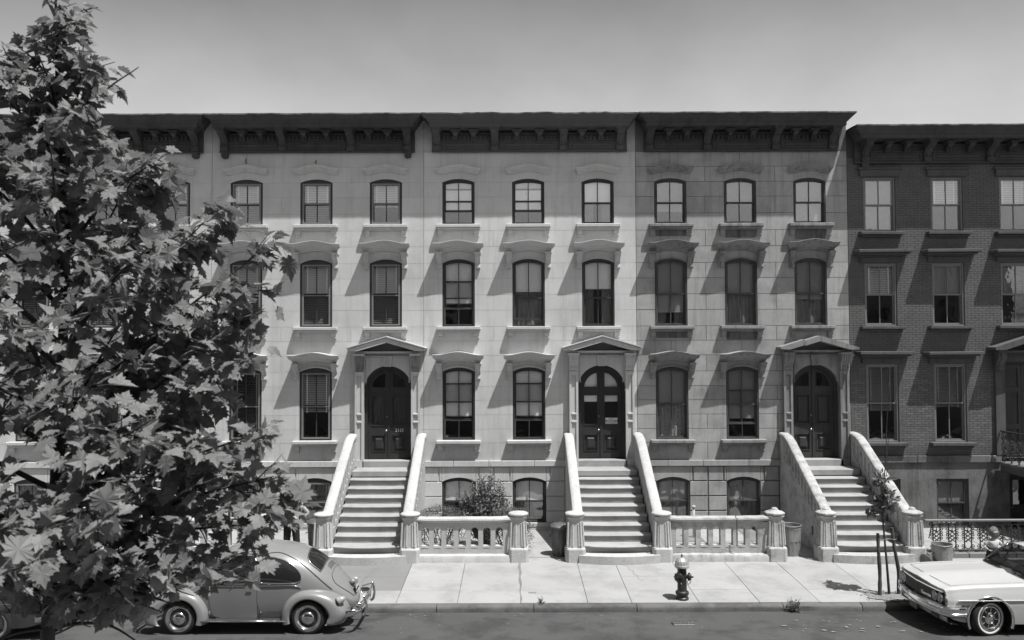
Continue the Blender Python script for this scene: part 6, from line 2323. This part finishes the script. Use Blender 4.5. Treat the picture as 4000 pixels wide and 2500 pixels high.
def limb(z0, az, L, rise, r=None, dens=1.0, end=None):
    a = axis(z0)
    d = Vector((cos(az), sin(az), 0))
    if end is None:
        end = a + d * L + Vector((0, 0, rise))
    else:
        end = Vector(end)
        L = (end - a).length
        d = Vector((end.x - a.x, end.y - a.y, 0)).normalized()
    mid = a.lerp(end, .5) + Vector((rnd(-.06, .06), rnd(-.06, .06), L * .06 + .04))
    pts = [Vector(p) for p in smoothpath([a, mid, end], 6)]
    n = len(pts)
    r = r or lerp(.010, .030, min(1, L / 2.1))
    wood.append((pts, [lerp(r, .004, i / (n - 1)) for i in range(n)]))
    k = int(L / .10 * dens)
    for i in range(k):
        t = lerp(.22, 1.0, (i + rnd(0, .9)) / max(1, k))
        j = min(int(t * (n - 1)), n - 2)
        p = pts[j].lerp(pts[j + 1], t * (n - 1) - j)
        ang = rnd(0, 2 * pi)
        td = (d * .6 + Vector((0, 0, 1)) * sin(ang) * .7 + d.cross(Vector((0, 0, 1))) * cos(ang) * 1.1).normalized()
        twig(p, td, rnd(.16, .42) * (1.15 - .35 * t), .006, random.choice((5, 6, 6, 7)), .143)
    twig(pts[-1], d + Vector((0, 0, .25)), .25, .005, 4, .175)
golden = 2.399963
k = 0
z = 3.0
CROWN = [(2.9, .2), (3.33, .7), (3.45, 1.5), (3.57, 1.75), (3.75, 1.84), (3.93, 1.88), (4.1, 1.93), (4.28, 1.97), (4.41, 1.9), (4.76, 1.82), (5.0, 1.28), (5.26, 1.68), (5.6, 1.80), (5.95, 1.82), (6.26, 1.74), (6.5, 1.2), (6.86, .98), (7.09, .92), (7.33, .70), (7.5, .55), (7.63, .42), (7.93, .30), (8.2, .20), (8.5, .10)]
def reach(z):
    for (a, b), (c, d) in zip(CROWN[:-1], CROWN[1:]):
        if a <= z <= c:
            return lerp(b, d, (z - a) / (c - a))
    return .08
while z < 7.85:
    L = max(.16, reach(z) * rnd(.62, .88))
    rise = L * lerp(.05, 1.1, (z - 3.0) / 5.0) * rnd(.6, 1.25)
    if z < 3.5:
        rise = -L * rnd(-.05, .25)
    limb(z - min(.9, L * .25), k * golden + .4, L, rise)
    k += 1
    z += .085 if z < 5.5 else .10
SLACK[0] = 0.1
for i in range(60):
    zz = rnd(5.6, 8.3)
    a_ = rnd(0, 2 * pi)
    twig(axis(zz), Vector((cos(a_), sin(a_), rnd(.3, 1.0))), rnd(.16, .34) * (1 if zz < 7.4 else .8), .005, 5, .14)
SLACK[0] = 0.0
# the long limbs that reach out over the street
for z0, e in ((4.35, (-1.98, 6.55, 6.22)), (4.3, (-1.95, 6.5, 5.75)), (4.75, (-2.36, 6.7, 6.62)), (4.1, (-1.98, 6.35, 5.38)), (3.75, (-1.92, 6.5, 4.80)), (3.6, (-1.84, 6.4, 4.45)), (3.5, (-1.82, 6.3, 4.12)), (3.5, (-2.02, 6.1, 3.80)), (3.45, (-2.3, 6.0, 3.66)), (3.5, (-2.15, 6.25, 3.66)), (3.45, (-2.4, 6.2, 3.5)), (3.45, (-2.7, 6.4, 3.42)),
              (3.9, (-2.3, 5.35, 5.0)), (3.8, (-2.6, 5.2, 4.4)), (3.7, (-3.0, 5.0, 4.1)), (3.8, (-3.6, 4.95, 4.2)), (3.9, (-4.1, 5.1, 4.6)), (4.6, (-4.3, 5.4, 5.4)), (5.6, (-2.86, 6.6, 7.05)), (6.6, (-4.05, 6.5, 7.85)), (6.9, (-3.45, 6.6, 7.95)), (6.2, (-4.2, 6.4, 7.4))):
    SLACK[0] = .42 if e[2] < 6.7 else .08
    limb(z0, 0, 0, 0, r=.024 if e[2] < 6.5 else .012, end=e, dens=.95)
wm = MB()
for pts, rs in wood:
    if rs[0] > .011:
        B(MB().tube(pts, rs, 7), 'branch', M['bark'], TR, smooth=True)
    else:
        wm.tube(pts, rs[:len(pts)], 4)
B(wm, 'twigs', M['bark'], TR, kind='stuff')
# nearest leaves in the picture are parts, the rest one mass
cz = Vector((0, 0, 5.45))
def rank(t):
    p = t[0].translation
    d = p.y
    px, pz = p.x / d, (p.z - 5.45) / d
    off = 0 if (-.62 < px < .62 and -.36 < pz < .42) else 100
    return off + d
leaves.sort(key=rank)
d0 = base_of(TR)
for mt_, k in leaves[:300]:
    o = link('leaf', LM[k], TR)
    o.matrix_local = Matrix.Translation(-d0) @ mt_
fm_ = MB()
for mt_, k in leaves[300:]:
    V, F = SHAPES[k]
    fm_.add([tuple(mt_ @ Vector(v)) for v in V], F)
B(fm_, 'foliage', M['leaf'], TR, kind='stuff')
print('LEAVES', len(leaves))

# ---------------------------------------------------------------- people
def skin_mesh(joints, edges, name, m, parent, levels=2, root=0):
    """one continuous surface grown from a skeleton: joints {key: (pos, radius x, radius y)}"""
    keys = list(joints)
    me = bpy.data.meshes.new(name)
    me.from_pydata([joints[k][0] for k in keys], [(keys.index(a), keys.index(b)) for a, b in edges], [])
    o = bpy.data.objects.new(name, me)
    COL.objects.link(o)
    bm = bmesh.new()
    bm.from_mesh(me)
    lay = bm.verts.layers.skin.verify()
    bm.verts.ensure_lookup_table()
    for i, k in enumerate(keys):
        s = bm.verts[i][lay]
        s.radius = (joints[k][1], joints[k][2] if len(joints[k]) > 2 else joints[k][1])
        s.use_root = (i == root)
    bm.to_mesh(me)
    bm.free()
    o.modifiers.new('skin', 'SKIN').use_smooth_shade = True
    s = o.modifiers.new('sub', 'SUBSURF')
    s.levels = s.render_levels = levels
    dg = bpy.context.evaluated_depsgraph_get()
    ev = bpy.data.meshes.new_from_object(o.evaluated_get(dg))
    bpy.data.objects.remove(o)
    bpy.data.meshes.remove(me)
    ev.name = name
    ev.materials.clear()
    ev.materials.append(m)
    for p in ev.polygons:
        p.use_smooth = True
    return link(name, ev, parent)

def head_mb(c, h, face):
    """head with brow, nose, chin and ears; face = direction it looks (angle about z)"""
    n, mrow = 22, 18
    rows = []
    for j in range(mrow + 1):
        t = j / mrow
        a = pi * t
        row = []
        for k in range(n):
            b = 2 * pi * k / n
            d = Vector((sin(a) * cos(b), sin(a) * sin(b), cos(a)))
            x = d.x * .47 + .03
            y = d.y * .365
            zz = d.z * .5
            if d.z < 0:                      # narrower jaw
                y *= 1 - .35 * (-d.z) ** 1.5
                x = x * (1 - .22 * (-d.z)) + .05 * (-d.z)
            fr = max(0, d.x)
            x += .085 * fr ** 6 * math.exp(-((zz + .05) / .10) ** 2) * math.exp(-(d.y / .16) ** 2)      # nose
            x += .02 * fr ** 3 * math.exp(-((zz - .12) / .05) ** 2)                                      # brow
            x -= .03 * fr ** 4 * math.exp(-((zz - .03) / .05) ** 2) * math.exp(-((abs(d.y) - .38) / .14) ** 2)  # eye sockets
            x += .02 * fr ** 4 * math.exp(-((zz + .24) / .05) ** 2)                                      # lips
            row.append((x * h, y * h, zz * h))
        rows.append(row)
    mb = MB().grid(rows, cv=True)
    for s in (-1, 1):
        mb.lathe([(.001, .03), (.05, .02), (.06, 0), (.03, -.02), (.001, -.01)], 10, 'y')
        for i in range(len(mb.v) - 50, len(mb.v)):
            a, b, c_ = mb.v[i]
            mb.v[i] = (a * h * .8 - .02 * h, s * (.35 * h + b * h), c_ * h * 1.3 - .02 * h)
    return mb.xform(Matrix.Translation(c) @ Matrix.Rotation(face, 4, 'Z'))
def features(c, h, face, parent):
    e = MB()
    for s in (-1, 1):
        e.lathe([(.001, .022), (.03, .01), (.03, -.01), (.001, -.022)], 8, 'z', (.435, s * .135, .03))
    e.v = [(a * h, b * h, c_ * h) for a, b, c_ in e.v]
    e.xform(Matrix.Translation(c) @ Matrix.Rotation(face, 4, 'Z'))
    B(e, 'eyes', M['shoe'], parent)
    q = MB().cbox(.43, .462, -.10, .10, -.255, -.235, .008)
    q.v = [(a * h, b * h, c_ * h) for a, b, c_ in q.v]
    q.xform(Matrix.Translation(c) @ Matrix.Rotation(face, 4, 'Z'))
    B(q, 'mouth', M['trousers'], parent)
def hair_mb(c, h, face, low, seed, fluff=.03, fringe=.2):
    rs = random.Random(seed)
    rows = []
    n = 26
    for j in range(13):
        row = []
        for k in range(n):
            b = 2 * pi * k / n
            fr = max(0, cos(b))
            amax = lerp(low, 1.15, fr ** 1.5)
            a = amax * j / 12
            d = Vector((sin(a) * cos(b), sin(a) * sin(b), cos(a)))
            f = 1.10 + rs.uniform(-fluff, fluff)
            row.append(((d.x * .47 * f + .005) * h, d.y * .375 * f * h, (d.z * .5 * f + .01) * h))
        rows.append(row)
    rows.append([(x * .93, y * .93, z) for x, y, z in rows[-1]])
    return MB().grid(rows, cv=True).xform(Matrix.Translation(c) @ Matrix.Rotation(face, 4, 'Z'))
def hand(parent, p, d, palm_n, L, m, curl=.5, name='hand'):
    """palm with four unequal bent fingers and a thumb"""
    d = d.normalized()
    n_ = (palm_n - d * palm_n.dot(d)).normalized()
    s = d.cross(n_)
    J = {'w': (p, L * .15, L * .10), 'p': (p + d * L * .28, L * .20, L * .11), 'k': (p + d * L * .50, L * .21, L * .10)}
    E = [('w', 'p'), ('p', 'k')]
    H = skin_mesh(J, E, name, m, parent, 1)
    for i, f in enumerate((.36, .44, .47, .41)):
        o = (i - 1.5) * L * .105
        a = p + d * L * .45 + s * o
        b = a + d * L * f * .42 + n_ * L * f * .12 * curl
        c = b + (d * (1 - curl * .6) + n_ * curl).normalized() * L * f * .34
        e = c + (d * (1 - curl * 1.0) + n_ * curl * 1.2).normalized() * L * f * .26
        r = L * .046
        mb = MB().tube([a, b, c, e], [r * 1.1, r, r * .92, r * .7], 7)
        B(mb, 'finger', m, H, smooth=True)
    a = p + d * L * .18 + s * L * .17 * -1
    mb = MB().tube([a, a - s * L * .14 + d * L * .16 + n_ * L * .05, a - s * L * .16 + d * L * .36 + n_ * L * .12], [L * .065, L * .055, L * .04], 7)
    B(mb, 'thumb', m, H, smooth=True)
    return H

def V3(*a):
    return Vector(a)
# --- man standing by the stoop, one hand on his hip
px, py, pz = -5.36, 20.15, gz(20.2)
MAN = thing('person', 'man in white T-shirt and dark trousers standing with a hand on his hip', 'person', (px, py, pz))
P = lambda x, y, z: V3(px + x, py + y, pz + z) - V3(px, py, pz)
J = {'pel': (P(0, 0, .96), .155, .115), 'wst': (P(0, 0, 1.10), .145, .105), 'chest': (P(0, .0, 1.30), .17, .115), 'sh': (P(0, .01, 1.43), .11, .085), 'nk': (P(0, -.01, 1.52), .055, .055), 'hd': (P(0, -.015, 1.60), .06, .06),
     'ls': (P(-.19, .01, 1.42), .062, .058), 'le': (P(-.27, .03, 1.13), .045, .042), 'lw': (P(-.27, -.05, .90), .030, .028),
     'rs': (P(.19, .01, 1.42), .062, .058), 're': (P(.40, .05, 1.18), .046, .043), 'rw': (P(.23, -.06, 1.03), .032, .030),
     'lh': (P(-.09, 0, .90), .095, .10), 'lk': (P(-.11, -.01, .50), .062, .065), 'la': (P(-.12, .02, .10), .042, .045), 'lt': (P(-.14, -.15, .05), .04, .035),
     'rh': (P(.09, 0, .90), .095, .10), 'rk': (P(.13, -.01, .50), .062, .065), 'ra': (P(.15, .02, .10), .042, .045), 'rt': (P(.18, -.15, .05), .04, .035)}
E = [('pel', 'wst'), ('wst', 'chest'), ('chest', 'sh'), ('sh', 'nk'), ('nk', 'hd'), ('sh', 'ls'), ('ls', 'le'), ('le', 'lw'), ('sh', 'rs'), ('rs', 're'), ('re', 'rw'), ('pel', 'lh'), ('lh', 'lk'), ('lk', 'la'), ('la', 'lt'), ('pel', 'rh'), ('rh', 'rk'), ('rk', 'ra'), ('ra', 'rt')]
bd = skin_mesh(J, E, 'body', M['skin'], MAN)
G = lambda k, f=1.16: (J[k][0], J[k][1] * f, J[k][2] * f)
sh = {k: G(k) for k in ('pel', 'wst', 'chest', 'sh', 'ls', 'rs')}
sh['pel'] = (P(0, 0, 1.0), .178, .135)
sh['lm'] = (J['ls'][0].lerp(J['le'][0], .45), .070, .066)
sh['rm'] = (J['rs'][0].lerp(J['re'][0], .45), .070, .066)
skin_mesh(sh, [('pel', 'wst'), ('wst', 'chest'), ('chest', 'sh'), ('sh', 'ls'), ('ls', 'lm'), ('sh', 'rs'), ('rs', 'rm')], 't_shirt', M['shirt'], MAN)
tr_ = {'pel': (P(0, 0, 1.0), .17, .128), 'lh': G('lh', 1.12), 'lk': G('lk', 1.3), 'la': (J['la'][0], .075, .082), 'rh': G('rh', 1.12), 'rk': G('rk', 1.3), 'ra': (J['ra'][0], .075, .082)}
skin_mesh(tr_, [('pel', 'lh'), ('lh', 'lk'), ('lk', 'la'), ('pel', 'rh'), ('rh', 'rk'), ('rk', 'ra')], 'trousers', M['trousers'], MAN)
MB().lathe([(.172, .985), (.178, .985), (.178, 1.02), (.172, 1.02)], 20, 'z').xform(Matrix.Scale(.78, 4, (0, 1, 0))).build('belt', M['shoe'], MAN)
hc = P(.0, -.03, 1.665)
HD = head_mb(hc, .235, radians(-75)).build('head', M['skin'], MAN, smooth=True)
for nm, mb_, m_ in (('hair', hair_mb(hc, .235, radians(-75), 1.9, 3), M['hair_white']),):
    mb_.build(nm, m_, MAN, smooth=True)
def feat(c, h, face, parent):
    e = MB()
    for s in (-1, 1):
        e.lathe([(.001, .022), (.03, .01), (.03, -.01), (.001, -.022)], 8, 'z', (.435, s * .135, .03))
    e.v = [(a * h, b * h, c_ * h) for a, b, c_ in e.v]
    e.xform(Matrix.Translation(c) @ Matrix.Rotation(face, 4, 'Z')).build('eyes', M['shoe'], parent)
    q = MB().cbox(.43, .462, -.10, .10, -.255, -.235, .008)
    q.v = [(a * h, b * h, c_ * h) for a, b, c_ in q.v]
    q.xform(Matrix.Translation(c) @ Matrix.Rotation(face, 4, 'Z')).build('mouth', M['trousers'], parent)
feat(hc, .235, radians(-75), HD)
def hand_local(parent, p, d, pn, L):
    d = d.normalized()
    n_ = (pn - d * pn.dot(d)).normalized()
    s = d.cross(n_)
    J_ = {'w': (p, L * .15, L * .10), 'p': (p + d * L * .28, L * .20, L * .11), 'k': (p + d * L * .50, L * .21, L * .10)}
    H = skin_mesh(J_, [('w', 'p'), ('p', 'k')], 'hand', M['skin'], parent, 1)
    for i, f in enumerate((.36, .44, .47, .41)):
        a = p + d * L * .45 + s * ((i - 1.5) * L * .105)
        b = a + (d * .95 + n_ * .25) * L * f * .42
        c = b + (d * .75 + n_ * .6) * L * f * .34
        e = c + (d * .45 + n_ * .8) * L * f * .26
        r = L * .046
        MB().tube([a, b, c, e], [r * 1.1, r, r * .92, r * .7], 7).build('finger', M['skin'], H, smooth=True)
    a = p + d * L * .18 - s * L * .17
    MB().tube([a, a - s * L * .14 + d * L * .16 + n_ * L * .05, a - s * L * .16 + d * L * .36 + n_ * L * .12], [L * .065, L * .055, L * .04], 7).build('thumb', M['skin'], H, smooth=True)
hand_local(MAN, J['rw'][0], V3(-.45, -.35, -.35), V3(-.3, .8, -.2), .17)
hand_local(MAN, J['lw'][0], V3(0, -.15, -1), V3(1, 0, 0), .17)
for s, k in ((-1, 'la'), (1, 'ra')):
    x, y, z = J[k][0]
    rows = []
    for t in range(9):
        u = t / 8
        yy = y + .10 - .31 * u
        w_ = .048 * (sin(pi * min(1, u * .85 + .12)) ** .5)
        hh = lerp(.10, .045, u)
        rows.append([(x + s * .03 * u + w_ * cos(a), yy, .0 + hh * max(0, sin(a)) + .002) for a in [pi * q / 8 for q in range(9)]])
    MB().grid(rows, cap0=True, cap1=True).build('shoe', M['shoe'], MAN, smooth=True)

# --- fair-haired child walking past the railing, turned away
cx_, cy_ = 10.98, 19.05
cz_ = gz(cy_)
KID = thing('person', 'fair haired child in pale blouse walking by the iron railing behind the white car', 'person', (cx_, cy_, cz_))
Q = lambda x, y, z: V3(x, y, z)
J = {'pel': (Q(0, 0, .48), .095, .075), 'wst': (Q(0, .0, .57), .088, .070), 'chest': (Q(.01, .0, .68), .10, .075), 'sh': (Q(.015, 0, .76), .07, .055), 'nk': (Q(.02, 0, .82), .035, .035), 'hd': (Q(.025, 0, .87), .04, .04),
     'ls': (Q(-.10, .0, .75), .040, .038), 'le': (Q(-.21, .02, .64), .030, .028), 'lw': (Q(-.13, -.07, .57), .022, .020),
     'rs': (Q(.13, .0, .75), .040, .038), 're': (Q(.23, -.02, .63), .030, .028), 'rw': (Q(.25, -.12, .72), .022, .020),
     'lh': (Q(-.05, 0, .44), .055, .058), 'lk': (Q(-.05, -.05, .26), .040, .042), 'la': (Q(-.05, .05, .06), .028, .030), 'lt': (Q(-.03, -.04, .03), .026, .024),
     'rh': (Q(.05, 0, .44), .055, .058), 'rk': (Q(.07, -.10, .28), .040, .042), 'ra': (Q(.09, -.06, .07), .028, .030), 'rt': (Q(.15, -.14, .04), .026, .024)}
skin_mesh(J, E, 'body', M['skin'], KID)
sh = {k: G(k, 1.18) for k in ('wst', 'chest', 'sh', 'ls', 'rs')}
sh['lm'] = (J['ls'][0].lerp(J['le'][0], .7), .052, .048)
sh['rm'] = (J['rs'][0].lerp(J['re'][0], .7), .052, .048)
skin_mesh(sh, [('wst', 'chest'), ('chest', 'sh'), ('sh', 'ls'), ('ls', 'lm'), ('sh', 'rs'), ('rs', 'rm')], 'blouse', M['shirt_grey'], KID)
MB().lathe([(.105, .60), (.112, .58), (.125, .50), (.155, .36), (.15, .355), (.12, .45)], 20, 'z').build('skirt', M['trousers'], KID, smooth=True)
hc = Q(.03, -.0, .945)
HD = head_mb(hc, .205, radians(30)).build('head', M['skin'], KID, smooth=True)
feat(hc, .205, radians(30), HD)
hair_mb(hc, .235, radians(30), 2.35, 8, .12).build('hair', M['hair_fair'], KID, smooth=True)
MB().tube(smoothpath([hc + V3(-.09, -.03, .02), hc + V3(-.05, -.085, .03), hc + V3(.03, -.09, .03)], 4), .012, 5).build('hair_band', M['shirt'], KID, smooth=True)
hand_local(KID, J['rw'][0], V3(.1, -.5, .5), V3(-.5, 0, .3), .10)
hand_local(KID, J['lw'][0], V3(.4, -.6, -.2), V3(0, 0, 1), .10)
for k in ('la', 'ra'):
    x, y, z = J[k][0]
    rows = []
    for t in range(7):
        u = t / 6
        w_ = .032 * (sin(pi * min(1, u * .85 + .12)) ** .5)
        rows.append([(x - .04 + .15 * u, y - .0 + w_ * cos(a) - .06 * u, lerp(.065, .03, u) * max(0, sin(a)) + .002) for a in [pi * q / 7 for q in range(8)]])
    MB().grid(rows, cap0=True, cap1=True).build('shoe', M['shoe'], KID, smooth=True)
